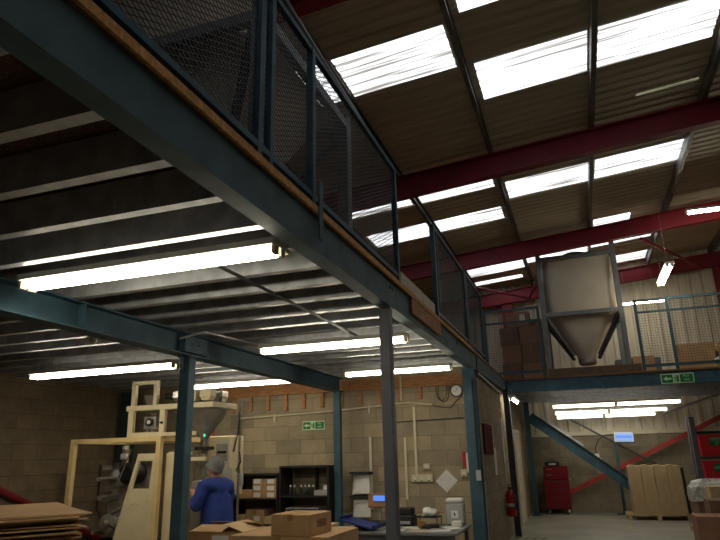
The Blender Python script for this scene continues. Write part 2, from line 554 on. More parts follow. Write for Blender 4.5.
sp = MB().box(XB + 0.01, XB + 0.088, 5.42, 5.85, 2.69, 2.868).build('splice_plate', M['blue'], ig, bevel=0.004)
for y in (5.56, 5.68):
    MB().box(XB + 0.0885, XB + 0.092, y - 0.035, y + 0.02, 2.77, 2.795).build('bolt_slot', M['black'], sp)
fg = thing('far_girder', 'blue steel girder along the front edge of the far mezzanine', 'girder', (4, 14.2, 2.86))
MB().extrude(channel(0.262, 0.1, 0.014), (9.9, 14.2, 2.99), (XE + 0.02, 14.2, 2.99)).build('girder_web', M['blue'], fg)
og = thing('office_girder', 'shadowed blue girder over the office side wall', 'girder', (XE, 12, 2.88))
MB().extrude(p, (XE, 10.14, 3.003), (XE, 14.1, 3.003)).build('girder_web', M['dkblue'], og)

# joists: cold rolled C sections, web on the near side, flange away
J = [0.74, 1.19] + [1.635 + 0.443 * i for i in range(20)]
J = [y for y in J if y < 9.9]
for i, y in enumerate(J):
    x1 = XE - 0.022
    mb = MB().extrude(csec(0.205, 0.068, 0.004), (XL + 0.01, y, 3.0035), (x1, y, 3.0035))
    # flip so that the flange points to +Y
    mb.v = [Vector((v.x, 2 * y - v.y, v.z)) for v in mb.v] if mb.v[1].y < y else mb.v
    o = mb.build('floor_joist', M['galv'])
    nb = ['nearest', 'second', 'third', 'fourth', 'fifth'][i] if i < 5 else ORD[i]
    if i == 4:
        for zz in (2.985, 2.945):
            MB().lathe([(0.008, -0.0005), (0.008, -0.003)], (-2.3, y, zz), 8, 'Y').build('bright_hole', M['white'], o)  # white discs painted in for holes that show bright in the web
    tag(o, 'galvanised steel joist under the near mezzanine, %s counting from the camera end' % nb, 'joist', 'galvanised joists of the near mezzanine')
for i in range(9):
    y = 14.65 + 0.45 * i
    mb = MB().extrude(csec(0.22, 0.068, 0.004), (XE + 0.05, y, 3.008), (9.9, y, 3.008))
    mb.v = [Vector((v.x, 2 * y - v.y, v.z)) for v in mb.v] if mb.v[1].y < y else mb.v
    tag(mb.build('floor_joist', M['galv']), 'galvanised steel joist under the far mezzanine, %s back from its blue edge girder' % ORD[i], 'joist', 'galvanised joists of the far mezzanine')

# posts
def post(x, y, w, d, z1, m, label, solid=False, gusset=False, name='steel_post', pl=0.05):
    t = thing(name, label, 'post', (x, y, 0))
    if solid:
        MB().box(x - w / 2, x + w / 2, y - d / 2, y + d / 2, 0.016, z1 - 0.013).build('shaft', m, t, bevel=0.008)
    else:
        MB().extrude([(a, e) for a, e in isec(w, d, 0.014, 0.012)], (x, y, 0.016), (x, y, z1 - 0.013)).build('shaft', m, t)
    MB().box(x - w / 2 - pl, x + w / 2 + pl, y - d / 2 - pl, y + d / 2 + pl, 0.001, 0.015).build('base_plate', m, t)
    MB().box(x - w / 2 - 0.01, x + w / 2 + 0.01, y - d / 2 - 0.03, y + d / 2 + 0.03, z1 - 0.012, z1 - 0.002).build('cap_plate', m, t)
    if gusset:
        for s in (-1, 1):
            yy = y + s * d / 2
            g = MB().add([(x - 0.006, yy, z1 - 0.2), (x - 0.006, yy, z1 - 0.014), (x - 0.006, yy + s * 0.1, z1 - 0.014), (x + 0.006, yy, z1 - 0.2), (x + 0.006, yy, z1 - 0.014), (x + 0.006, yy + s * 0.1, z1 - 0.014)],
                         [(0, 1, 2), (5, 4, 3), (0, 3, 4, 1), (1, 4, 5, 2), (2, 5, 3, 0)])
            g.build('gusset', m, t)
    return t
post(XB, 5.61, 0.125, 0.125, 2.66, M['blue'], 'wide blue steel post beside the cream packing machine', solid=True, gusset=True, pl=0.025)
post(XB + 0.05, 9.88, 0.115, 0.1, 2.66, M['blue'], 'slim blue steel post in front of the black shelving', solid=True, pl=0.01)
post(XE - 0.06, 5.2, 0.1, 0.1, 2.883, M['grey_post'], 'grey square steel post under the girder edge, in front of the desk', solid=True)
tc = post(XE - 0.1, 9.83, 0.19, 0.17, 2.883, M['blue'], 'blue steel post at the far end of the edge girder beside the clock')
MB().tube([(XE - 0.04, 9.70, 2.7), (XE - 0.04, 9.70, 1.35)], 0.013, 8).build('cable', M['black'], tc)
MB().box(XE - 0.08, XE - 0.01, 9.68, 9.738, 1.2, 1.35).build('switch_box', M['greyp'], tc)
post(XE + 0.07, 13.38, 0.12, 0.13, 2.86, M['dkgrey'], 'near-black steel post in the passage beside the fire extinguisher', solid=True, pl=0.01)
post(XE + 0.12, 17.6, 0.13, 0.13, 2.88, M['dkblue'], 'dark blue steel post in the far corner behind the red tool chest')
post(-8.13, 9.82, 0.2, 0.2, 2.86, M['dkblue'], 'dark blue steel column in the corner behind the packing machine')

# ------------------------------------------------------------------ wire fences on the edge
def wire(mb, y0, y1, z0, z1, x, pitch, w, diag=True):
    if diag:
        L_ = (z1 - z0)
        W_ = 2.0 * L_
        c = y0 - W_
        while c < y1:
            for s in (1, -1):
                t0 = max(0.0, (y0 - c) / W_)
                t1 = min(1.0, (y1 - c) / W_)
                if t1 - t0 > 0.005:
                    if s == 1: a, b = (x, c + t0 * W_, z0 + t0 * L_), (x, c + t1 * W_, z0 + t1 * L_)
                    else: a, b = (x + w * 0.6, c + t0 * W_, z1 - t0 * L_), (x + w * 0.6, c + t1 * W_, z1 - t1 * L_)
                    mb.bar(a, b, w, w * 0.6, (1, 0, 0))
            c += pitch
    else:
        y = y0 + pitch / 2
        while y < y1:
            mb.bar((x, y, z0), (x, y, z1), w, w)
            y += pitch
        z = z0 + pitch / 2
        while z < z1:
            mb.bar((x + w, y0, z), (x + w, y1, z), w, w)
            z += pitch

def fence(label, y0, y1, posts, z0=3.27, z1=4.41, x=XE - 0.03, diag=True, m='dkblue', pitch=0.07):
    t = thing('wire_fence', label, 'fence', (x, y0, ZD + 0.04))
    wm = MB()
    wire(wm, y0 + 0.02, y1 - 0.02, z0 + 0.02, z1 - 0.02, x - 0.005, pitch, 0.005, diag)
    wm.build('wire_mesh', M['dkgrey'], t)
    MB().box(x - 0.02, x + 0.02, y0, y1, z1 - 0.02, z1 + 0.02).build('top_rail', M[m], t)
    MB().box(x - 0.02, x + 0.02, y0, y1, z0 - 0.02, z0 + 0.02).build('bottom_rail', M[m], t)
    for yy, lo, w in posts:
        MB().box(x - w / 2 + 0.001, x + w / 2 - 0.001, yy - w / 2, yy + w / 2, lo, z1 + 0.02).build('fence_post', M[m], t)
    return t
fence('diamond wire fence panel nearest the camera above the girder', 0.6, 3.43, [(0.65, 3.165, 0.05), (2.72, 3.165, 0.045), (2.86, 3.165, 0.045)], m='blue')
ft = fence('diamond wire fence panel in front of the second stored hopper', 3.44, 5.58, [(3.47, 3.165, 0.05), (5.55, 3.165, 0.05)], m='blue')
MB().box(XE + 0.0345, XE + 0.045, 3.44, 3.5, 2.95, 3.36).build('fixing_strap', M['blue'], ft)
fence('wire fence panel beyond the open gap in the mezzanine edge', 7.28, 9.55, [(7.31, 3.165, 0.06), (7.5, 3.165, 0.04), (9.5, 3.165, 0.06)])
fence('wire fence panel at the inner corner beside the far mezzanine', 9.62, 11.3, [(9.66, 3.165, 0.05), (11.26, 3.165, 0.05)])
tag(MB().box(XE + 0.004, XE + 0.03, 5.85, 7.2, 2.96, 3.118).build('plywood_board', M['wood']), 'brown plywood board fixed to the girder at the open gap', 'board')
tag(MB().box(XE - 0.1, XE - 0.03, 5.7, 7.24, ZD + 0.0395, 3.36).build('edge_board', M['pale'], bevel=0.004), 'pale upright board along the open gap in the fence', 'board')

# far mezzanine fences: run along X
def fence_x(label, x0, x1, y, z0, z1, posts, mid=None, m='dkblue'):
    t = thing('wire_fence', label, 'fence', (x0, y, ZD + 0.04))
    wm = MB()
    wire(wm, x0, x1, z0, z1, 0, 0.055, 0.005, False)
    wm.v = [Vector((v.y, y - 0.01 + v.x, v.z)) for v in wm.v]
    wm.build('wire_mesh', M['dkgrey'], t)
    MB().box(x0, x1, y - 0.025, y + 0.02, z1 - 0.025, z1 + 0.025).build('top_rail', M[m], t)
    MB().box(x0, x1, y - 0.025, y + 0.02, z0 - 0.03, z0 + 0.03).build('bottom_rail', M[m], t)
    if mid: MB().box(x0, x1, y - 0.015, y + 0.015, mid - 0.02, mid + 0.02).build('middle_rail', M[m], t)
    for xx in posts:
        MB().box(xx - 0.03, xx + 0.03, y - 0.028, y + 0.028, 3.165, z1 + 0.03).build('fence_post', M[m], t)
    return t
f1 = fence_x('blue framed wire gate on the far mezzanine in front of the stacked brown cartons', -1.9, -0.62, 14.25, 3.3, 4.75, [-1.87, -0.65], 4.45)
f2 = fence_x('thin railing with wire infill on the far mezzanine right of the hopper', 1.36, 6.6, 14.25, 3.27, 4.68, [1.39, 2.02, 3.6, 5.1, 6.57], 4.42)
tag(MB().box(-0.55, 1.34, 14.21, 14.33, ZD + 0.0395, 3.33).build('timber_sill', M['dkwood'], bevel=0.005), 'dark timber sill on the deck edge in front of the white hopper', 'timber')

# ------------------------------------------------------------------ fluorescent lights
def light(x0, x1, y, z, label, group, lit=True, tubes=2, rad=0.021, gap=0.042, along='X', tm='tube', hang=0.0, name='ceiling_light'):
    """z = height of the tube centres"""
    bw = (gap if tubes == 2 else 0.02) + rad + 0.025
    t = thing(name, label, 'strip light', ((x0 + x1) / 2, y, z + 0.07), group)
    MB().box(x0, x1, y - bw, y + bw, z + 0.03, z + 0.075).build('batten', M['white'], t, bevel=0.004)
    offs = (-gap, gap) if tubes == 2 else (0.0,)
    for o in offs:
        MB().tube([(x0 + 0.03, y + o, z), (x1 - 0.03, y + o, z)], rad, 12).build('tube', M[tm] if lit else M['white'], t, smooth=True)
        for xx in (x0 + 0.012, x1 - 0.012):
            MB().box(xx - 0.014, xx + 0.014, y + o - rad - 0.005, y + o + rad + 0.005, z - rad - 0.005, z + 0.0295).build('end_cap', M['ivory'], t, bevel=0.003)
    if hang > 0:
        for xx in (x0 + 0.3, x1 - 0.3):
            MB().tube([(xx, y, z + 0.0755), (xx, y, z + hang)], 0.004, 6).build('hanger', M['greyp'], t)
    if along == 'Y':
        t.rotation_euler = (0, 0, PI / 2)
    return t
LG = 'strip lights under the near mezzanine'
l1 = light(-3.68, -1.64, 3.24, 2.822, 'largest strip light, tucked against the girder in the nearest bay', LG, hang=0.076)
MB().box(-2.3, -1.66, 3.36, 3.42, 2.86, 2.89).build('cable_tray', M['ivory'], l1)
light(-6.62, -4.44, 6.12, 2.66, 'strip light left of the wide blue post, over the packing machine', LG, hang=0.237)
light(-3.3, -1.6, 6.1, 2.735, 'strip light behind the grey square post, over the middle of the bay', LG, hang=0.162)
light(-3.2, -1.62, 8.5, 2.735, 'strip light near the partition wall beside the clock', LG, hang=0.162)
light(-6.12, -4.2, 8.75, 2.735, 'strip light near the partition wall behind the wide blue post', LG, hang=0.162)
FG = 'strip lights under the far mezzanine'
for i, (y, z) in enumerate(((15.6, 2.6), (16.6, 2.5), (17.5, 2.44))):
    xa, xm, xb = ((-0.62, 0.8, 2.16), (-0.62, 0.67, 1.98), (-0.62, 0.57, 1.8))[i]
    rn = ('nearest', 'middle', 'rear')[i]
    light(xa, xm - 0.01, y, z, 'lit strip light under the far mezzanine, %s row, nearer the passage' % rn, FG, rad=0.034, gap=0.058, tm='tubefar', hang=2.895 - z)
    light(xm + 0.01, xb, y, z, 'lit strip light under the far mezzanine, %s row, nearer the red bins' % rn, FG, rad=0.034, gap=0.058, tm='tubefar', hang=2.895 - z)
light(-2.2, -0.9, 14.05, 2.66, 'short strip light end-on in the passage beside the office wall', FG, tubes=1, along='Y', hang=0.21, name='passage_ceiling_light').location = (-1.33, 13.95, 2.73)
UG = 'strip lights hung high under the roof'
light(2.47, 4.3, 13.0, 6.1, 'horizontal strip light high under the roof at the right edge', UG, tubes=1, rad=0.028, tm='tubeup', hang=0.5)
u = light(-0.82, 0.82, 0, 0, 'strip light hanging end-on below the red end rafter, right of the hopper', UG, rad=0.026, tm='tubeup', hang=1.2, name='hanging_ceiling_light')
u.location = (2.06, 14.1, 5.22)
u.rotation_euler = (0, 0, PI / 2)
light(1.2, 2.5, 17.4, 5.3, 'horizontal strip light low behind the hopper in front of the cream cladding', UG, tubes=1, tm='tubeup', hang=0.9)

# ------------------------------------------------------------------ conduits and fittings on the partition wall
tag(MB().tube([(-2.19, 3.2, 2.85), (-2.2, 6.35, 2.85)], 0.014, 8).build('conduit_pipe', M['dkgrey'], smooth=True), 'dark conduit pipe running away under the joists right of the big strip light', 'conduit')
tag(MB().tube([(-3.82, 5.3, 2.80), (-3.6, 5.4, 2.87), (-3.42, 6.5, 2.87)], 0.012, 8).build('conduit_pipe', M['greyp'], smooth=True), 'short grey conduit curving off the top of the wide blue post', 'conduit')
t = thing('dome_sensor', 'small clear dome sensor under the joists above the strip light left of the wide post', 'sensor', (-4.86, 5.15, 2.86))
MB().lathe([(0.03, 2.897), (0.055, 2.89), (0.055, 2.87)], (-4.86, 5.2, 0), 20).build('sensor_base', M['white'], t, smooth=True)
MB().lathe([(0.05, 2.869), (0.047, 2.84), (0.03, 2.815), (0.008, 2.805)], (-4.86, 5.2, 0), 20).build('clear_dome', M['film'], t, smooth=True)
# timber wall plate with joist-end packers
tag(MB().box(-6.4, -1.75, YW - 0.05, YW - 0.002, 2.68, 2.86).build('wall_plate', M['wood'], bevel=0.004), 'reddish timber wall plate along the top of the block wall', 'timber')
nk = 13
for i in range(nk):
    x = -6.05 + i * 0.355
    if x > -2.3: continue
    tag(MB().box(x - 0.032, x + 0.032, YW - 0.045, YW - 0.002, (2.46 if x > -3.2 else 2.4) + (0.02 if i % 3 else 0), 2.678).build('timber_packer', M['wood'], bevel=0.003),
        'short upright timber packer under the wall plate, %s from the packing machine end' % ORD[i], 'timber', 'timber packers under the wall plate')
pp = thing('conduit_run', 'long ivory conduit crossing the block wall below the timber packers', 'conduit', (-4, YW, 2.3))
MB().tube([(-5.95, YW - 0.03, 2.295), (-4.2, YW - 0.03, 2.345), (-2.95, YW - 0.03, 2.42), (-2.72, YW - 0.03, 2.43), (-2.3, YW - 0.03, 2.38)], 0.016, 8).build('pipe', M['ivory'], pp, smooth=True)
for x, z in ((-5.2, 2.316), (-3.4, 2.392)):
    MB().box(x - 0.015, x + 0.015, YW - 0.05, YW - 0.004, z - 0.1, z + 0.025).build('clip', M['ivory'], pp)
tag(MB().box(-3.425, -3.38, YW - 0.03, YW - 0.002, 0.75, 1.9).build('wall_trunking', M['ivory'], bevel=0.003), 'vertical ivory trunking on the block wall behind the blue-screen scale', 'trunking')
tag(MB().box(-2.815, -2.775, YW - 0.03, YW - 0.002, 0.9, 1.87).build('wall_trunking', M['ivory'], bevel=0.003), 'short vertical ivory trunking just right of the grey square post', 'trunking')
tag(MB().box(-2.64, -2.6, YW - 0.03, YW - 0.002, 1.28, 2.36).build('wall_trunking', M['ivory'], bevel=0.003), 'vertical ivory trunking dropping to the long socket box', 'trunking')
tag(MB().box(-2.83, -2.8, YW - 0.08, YW - 0.055, 2.46, 2.87).build('wall_trunking', M['ivory'], bevel=0.003), 'ivory trunking hanging above the conduit run near the strip light', 'trunking')
def socket(x0, x1, z0, z1, label, n):
    t = thing('wall_socket', label, 'socket', ((x0 + x1) / 2, YW, z0))
    MB().box(x0, x1, YW - 0.04, YW - 0.002, z0, z1).build('back_box', M['ivory'], t, bevel=0.004)
    for i in range(n):
        c = x0 + (i + 0.5) * (x1 - x0) / n
        MB().box(c - 0.02, c + 0.02, YW - 0.046, YW - 0.0405, (z0 + z1) / 2 - 0.02, (z0 + z1) / 2 + 0.02).build('switch', M['white'], t)
        MB().box(c - 0.012, c + 0.012, YW - 0.043, YW - 0.0405, z0 + 0.012, z0 + 0.024).build('pin_slot', M['black'], t)
socket(-2.71, -2.36, 1.17, 1.28, 'long ivory twin socket box on the wall above the desk', 3)
socket(-2.5, -2.4, 1.36, 1.45, 'single white switch above the long socket box', 1)
socket(-1.9, -1.8, 1.24, 1.35, 'single ivory socket right of the tilted paper', 1)
socket(-1.77, -1.7, 0.92, 1.03, 'small socket low on the wall by the blue end post', 1)
t = thing('paper_notice', 'white paper pinned as a diamond on the block wall', 'paper', (-2.14, YW, 1.18))
MB().rbox((-2.14, YW - 0.006, 1.18), 0.245, 0.003, 0.26, 0, 0, PI / 4).build('sheet', M['paper'], t)
MB().lathe([(0.006, 0), (0.006, -0.004)], (-2.14, YW - 0.0085, 1.34), 8, 'Y').build('pin', M['extred'], t)
tag(MB().box(-1.86, -1.81, YW - 0.03, YW - 0.002, 1.38, 1.62).build('red_folder', M['extred']), 'narrow red folder hung on the wall by the blue end post', 'folder')
tag(MB().box(-1.805, -1.765, YW - 0.02, YW - 0.002, 1.3, 1.6).build('paper_strip', M['paper']), 'narrow white paper strip hung beside the red folder', 'paper')
# clock
t = thing('wall_clock', 'round white wall clock high on the block wall beside the blue post', 'clock', (-1.88, YW, 2.58))
MB().lathe([(0.10, -0.002), (0.105, -0.02), (0.1, -0.035), (0.086, -0.035)], (-1.88, YW, 2.585), 28, 'Y').build('case', M['black'], t, smooth=True)
MB().lathe([(0.085, -0.0355), (0.085, -0.038)], (-1.88, YW, 2.585), 28, 'Y').build('dial', M['white'], t)
MB().bar((-1.88, YW - 0.04, 2.585), (-1.865, YW - 0.04, 2.635), 0.004, 0.007, (0, 1, 0)).build('minute_hand', M['black'], t)
MB().bar((-1.88, YW - 0.042, 2.585), (-1.915, YW - 0.042, 2.57), 0.004, 0.009, (0, 1, 0)).build('hour_hand', M['black'], t)
# looped cable on a timber peg
pts = []
for i in range(40):
    a = i / 39 * 2.2 * 2 * PI
    pts.append((-2.15 + 0.1 * math.sin(a) + 0.002 * i, YW - 0.03 - 0.012 * (i / 39), 2.62 + 0.17 * math.cos(a) - 0.05 * (i / 39)))
tag(MB().tube(pts, 0.006, 6).build('cable_loop', M['black'], smooth=True), 'thin black cable coiled in loops high on the block wall', 'cable')
pts = [(-2.32, YW - 0.02, 2.38), (-2.2, YW - 0.03, 2.34), (-2.0, YW - 0.03, 2.31), (-1.9, YW - 0.025, 2.42), (-1.8, YW - 0.02, 2.5)]
tag(MB().tube(pts, 0.006, 6).build('slack_cable', M['black'], smooth=True), 'slack black cable sagging from the conduit towards the clock', 'cable')
tag(MB().tube([(-3.0, YW - 0.015, 2.12), (-1.8, YW - 0.015, 2.15)], 0.008, 6).build('wall_cable', M['dkgrey']), 'dark straight cable clipped along the wall under the clock', 'cable')

# exit signs
def exit_sign(x0, x1, z0, z1, y, label):
    t = thing('exit_sign', label, 'sign', ((x0 + x1) / 2, y, z0))
    W, Hh = x1 - x0, z1 - z0
    MB().box(x0, x1, y - 0.006, y - 0.001, z0, z1).build('sign_face', M['signw'], t)
    bz0, bz1 = z0 + Hh * 0.1, z1 - Hh * 0.1
    MB().box(x0 + W * 0.03, x0 + W * 0.36, y - 0.008, y - 0.0062, bz0, bz1).build('arrow_field', M['green'], t)
    MB().box(x0 + W * 0.58, x0 + W * 0.97, y - 0.008, y - 0.0062, bz0, bz1).build('word_field', M['green'], t)
    zc = (z0 + z1) / 2
    def q(u): return x0 + W * u
    a = Hh * 0.24
    MB().add([(q(0.07), y - 0.0095, zc), (q(0.19), y - 0.0095, zc + a), (q(0.19), y - 0.0095, zc + a * 0.4), (q(0.32), y - 0.0095, zc + a * 0.4),
              (q(0.32), y - 0.0095, zc - a * 0.4), (q(0.19), y - 0.0095, zc - a * 0.4), (q(0.19), y - 0.0095, zc - a)], [tuple(range(7))]).build('arrow', M['signw'], t)
    f = MB()   # running figure and doorway
    f.box(q(0.47), q(0.545), y - 0.009, y - 0.0065, z0 + Hh * 0.16, z0 + Hh * 0.8)
    f.box(q(0.405), q(0.43), y - 0.009, y - 0.0065, z0 + Hh * 0.68, z0 + Hh * 0.8)
    for a_, b_ in (((0.42, 0.64), (0.44, 0.42)), ((0.44, 0.42), (0.4, 0.3)), ((0.44, 0.42), (0.455, 0.2)), ((0.42, 0.6), (0.38, 0.5)), ((0.42, 0.6), (0.455, 0.55))):
        f.bar((q(a_[0]), y - 0.008, z0 + Hh * a_[1]), (q(b_[0]), y - 0.008, z0 + Hh * b_[1]), 0.002, Hh * 0.07, (0, 1, 0) if False else (0, 0.2, 1))
    f.build('running_figure', M['green'], t)
    text_part('Fire\nexit', Hh * 0.34, (q(0.775), y - 0.0095, zc + Hh * 0.03), (PI / 2, 0, 0), M['signw'], t)
    return t
exit_sign(-4.66, -4.24, 2.05, 2.2, YW, 'green and pale fire exit sign with arrow on the block wall')
exit_sign(1.66, 2.28, 2.87, 3.075, 14.2, 'green and pale fire exit sign with arrow on the far blue girder')

# ------------------------------------------------------------------ shelving units and their contents
def shelving(x0, x1, y0, y1, zt, shelves, label, mid=None):
    t = thing('shelving_unit', label, 'shelves', ((x0 + x1) / 2, y0, 0))
    for x in (x0, x1 - 0.03):
        MB().box(x, x + 0.03, y0, y1, 0.001, zt).build('side_panel', M['shelf'], t)
    MB().box(x0, x1, y0 - 0.01, y1, zt + 0.001, zt + 0.03).build('top_panel', M['shelf'], t)
    for z in shelves:
        MB().box(x0 + 0.031, x1 - 0.031, y0 + 0.01, y1 - 0.005, z - 0.025, z).build('shelf', M['shelf'], t)
    if mid:
        MB().box(mid - 0.02, mid + 0.02, y1 - 0.06, y1 - 0.005, shelves[-1] + 0.002, zt - 0.002).build('back_post', M['shelf'], t)
    return t
shelving(-5.77, -4.88, 9.7, 10.16, 1.315, [0.14, 0.55, 0.95], 'lower black shelving unit holding labelled cartons, beside the worker')
shelving(-4.86, -3.97, 9.7, 10.16, 1.43, [0.14, 0.56, 0.99], 'taller black shelving unit behind the slim blue post', mid=-4.36)

def carton(x0, x1, y0, y1, z0, z1, label, m='card', group=None, rz=0.0, papers=(), tape=True, name='cardboard_box', flap=False):
    cx, cy = (x0 + x1) / 2, (y0 + y1) / 2
    t = thing(name, label, 'box', (cx, cy, z0), group)
    MB().box(x0, x1, y0, y1, z0, z1).build('carton_body', M[m], t, bevel=0.004)
    if tape:
        MB().box(cx - 0.03, cx + 0.03, y0 - 0.0015, y1 + 0.0015, z1 - (z1 - z0) * 0.3, z1 + 0.0015).build('tape_strip', M['tape'], t)
    for (u, v, w, h) in papers:
        px, pz = x0 + u * (x1 - x0), z0 + v * (z1 - z0)
        MB().box(px, px + w, y0 - 0.003, y0 - 0.0018, pz, pz + h).build('paper_label', M['paper'], t)
    t.rotation_euler = (0, 0, rz)
    return t
SG = 'cartons on the lower shelving'
Z = 0.951
carton(-5.68, -5.38, 9.73, 10.12, Z, Z + 0.13, 'long low carton at the left end of the upper shelf', group=SG, tape=False)
q = 0
for (xa, xb, n) in ((-5.37, -5.18, 3), (-5.115, -4.925, 3)):
    for k in range(n):
        z0 = Z + k * 0.106
        carton(xa, xb, 9.73, 10.12, z0, z0 + 0.104, 'small carton with white label, %s one in the %s stack on the shelf' % (('bottom', 'middle', 'top')[k], ('left', 'right')[q]), group=SG, papers=((0.1, 0.2, 0.13, 0.07),), tape=False)
    q += 1
carton(-5.176, -5.12, 9.73, 10.12, Z, Z + 0.315, 'tall narrow carton between the two stacks of labelled cartons', group=SG, tape=False)
Z = 0.551
carton(-5.66, -5.5, 9.73, 10.12, Z, Z + 0.14, 'pale carton at the left end of the lower shelf', 'card2', SG, tape=False)
carton(-5.48, -5.15, 9.73, 10.12, Z, Z + 0.22, 'brown carton with a folded flap and label on the lower shelf', 'card', SG, papers=((0.45, 0.2, 0.11, 0.08),))
carton(-5.14, -4.925, 9.73, 10.12, Z, Z + 0.12, 'flat pale carton at the right end of the lower shelf', 'card2', SG, tape=False)
# taller unit: bottles, trays, drawer stack
for i in range(6):
    x = -4.71 + i * 0.072 + (0.05 if i > 1 else 0)
    b = thing('spray_bottle', 'small dark bottle with a shiny cap, %s from the left on the tall shelving' % ORD[i], 'bottle', (x, 9.83, 0.991), 'bottles on the tall shelving')
    MB().lathe([(0.026, 0), (0.028, 0.01), (0.028, 0.09), (0.012, 0.12), (0.012, 0.13)], (x, 9.83, 0.991), 14).build('flask', M['black'], b, smooth=True)
    MB().lathe([(0.015, 0.131), (0.015, 0.158), (0.01, 0.162)], (x, 9.83, 0.991), 12).build('cap', M['white'], b, smooth=True)
tag(MB().box(-4.26, -4.02, 9.77, 10.12, 0.991, 1.07).build('flat_tray', M['greyp'], bevel=0.005), 'flat grey tray on the upper shelf of the tall shelving', 'tray')
tag(MB().box(-4.12, -4.03, 9.83, 9.93, 1.072, 1.15).build('white_carton', M['white'], bevel=0.003), 'small white carton standing on the grey tray', 'box')
t = thing('drawer_stack', 'grey letter tray stack on the lower shelf of the tall shelving', 'letter tray', (-4.45, 9.75, 0.561))
for z in (0.565, 0.64, 0.715, 0.79):
    MB().box(-4.74, -4.2, 9.74, 10.12, z, z + 0.012).build('tray_shelf', M['greyp'], t)
for x in (-4.755, -4.199):
    MB().box(x, x + 0.014, 9.74, 10.12, 0.562, 0.803).build('side_panel', M['greyp'], t)
# papers on a rack right of the shelving
for i, (z0, z1, l) in enumerate(((0.98, 1.3, 'upper curling sheaf of white papers hung beside the slim blue post'), (0.62, 0.92, 'lower sheaf of white papers hung beside the slim blue post'))):
    t = thing('paper_sheaf', l, 'papers', (-3.42, 10.1, z0))
    for k in range(3):
        a = []
        for j in range(9):
            u = j / 8
            zz = z1 - u * (z1 - z0) + 0.01 * k
            yy = 10.12 - 0.02 * k - (0.06 * u * u if i == 0 else 0.03 * u)
            a += [(-3.70 + 0.03 * k, yy, zz), (-3.44 + 0.02 * k + (0.02 * u), yy - 0.01, zz + 0.012)]
        MB().add(a, [(2 * j, 2 * j + 1, 2 * j + 3, 2 * j + 2) for j in range(8)]).build('sheet', M['paper'], t)
tag(MB().box(-3.72, -3.38, 9.98, YW - 0.003, 1.31, 1.34).build('wall_shelf', M['shelf']), 'thin black wall shelf over the hanging papers', 'shelf')
tag(MB().box(-3.72, -3.4, 9.98, YW - 0.003, 0.945, 0.97).build('wall_shelf', M['shelf']), 'lower black wall shelf between the two sheaves of papers', 'shelf')

# ------------------------------------------------------------------ desk and things on it
DZ = 0.62
t = thing('work_desk', 'grey work desk cluttered with papers against the block wall', 'desk', (-2.5, 8.9, 0))
MB().box(-3.35, -1.66, 8.35, 9.45, DZ - 0.035, DZ).build('desk_top', M['frameg'], t, bevel=0.004)
MB().box(-3.25, -1.76, 8.42, 8.45, DZ - 0.12, DZ - 0.036).build('apron', M['grey_post'], t)
for x in (-3.28, -1.73):
    for y in (8.42, 9.38):
        MB().box(x - 0.025, x + 0.025, y - 0.025, y + 0.025, 0.001, DZ - 0.036).build('leg', M['grey_post'], t)
MB().box(-3.18, -2.72, 8.46, 8.9, 0.3, DZ - 0.037).build('drawer', M['card3'], t, bevel=0.004)
DT = DZ + 0.001
# weighing scale with blue display
t = thing('weighing_scale', 'weighing scale head with a bright blue display behind the grey post', 'scale', (-2.95, 9.2, DT))
MB().box(-3.14, -2.83, 9.1, 9.35, DT, DT + 0.05).build('platform_base', M['black'], t, bevel=0.01)
MB().tube([(-2.98, 9.3, DT + 0.05), (-2.98, 9.3, 0.86)], 0.02, 10).build('column', M['greyp'], t)
MB().rbox((-2.97, 9.27, 0.95), 0.36, 0.08, 0.19, 0, -0.15).build('indicator_case', M['card4'], t, bevel=0.008)
MB().rbox((-2.95, 9.224, 0.985), 0.22, 0.006, 0.075, 0, -0.15).build('display_screen', M['screen'], t)
MB().rbox((-2.97, 9.233, 0.91), 0.3, 0.006, 0.06, 0, -0.15).build('key_panel', M['maroon'], t)
# blue tray
t = thing('plastic_tray', 'blue plastic tray propped at a slant on the desk', 'tray', (-3.05, 8.6, DT))
R = 0.28
MB().rbox((-3.03, 8.6, DT + 0.085), 0.52, 0.36, 0.02, -0.15, 0.02, 0.2).build('tray_floor', M['tray'], t, bevel=0.004)
for s in (-1, 1):
    MB().rbox((-3.03 + s * 0.25 , 8.6 - s * 0.037, DT + 0.105 - s * 0.05), 0.02, 0.36, 0.05, -0.15, 0.02, 0.2).build('tray_rim', M['tray'], t)
MB().box(-3.12, -2.95, 8.55, 8.66, DT, DT + 0.06).build('prop', M['black'], t)
# printer/monitor dark
t = thing('label_printer', 'black label printer standing just right of the grey post', 'printer', (-2.52, 9.2, DT))
MB().box(-2.68, -2.42, 9.05, 9.3, DT, DT + 0.14).build('printer_case', M['black'], t, bevel=0.012)
MB().box(-2.66, -2.44, 9.1, 9.28, DT + 0.141, DT + 0.24).build('lid', M['black'], t, bevel=0.015)
MB().box(-2.64, -2.46, 9.046, 9.0495, DT + 0.03, DT + 0.07).build('paper_slot', M['greyp'], t)
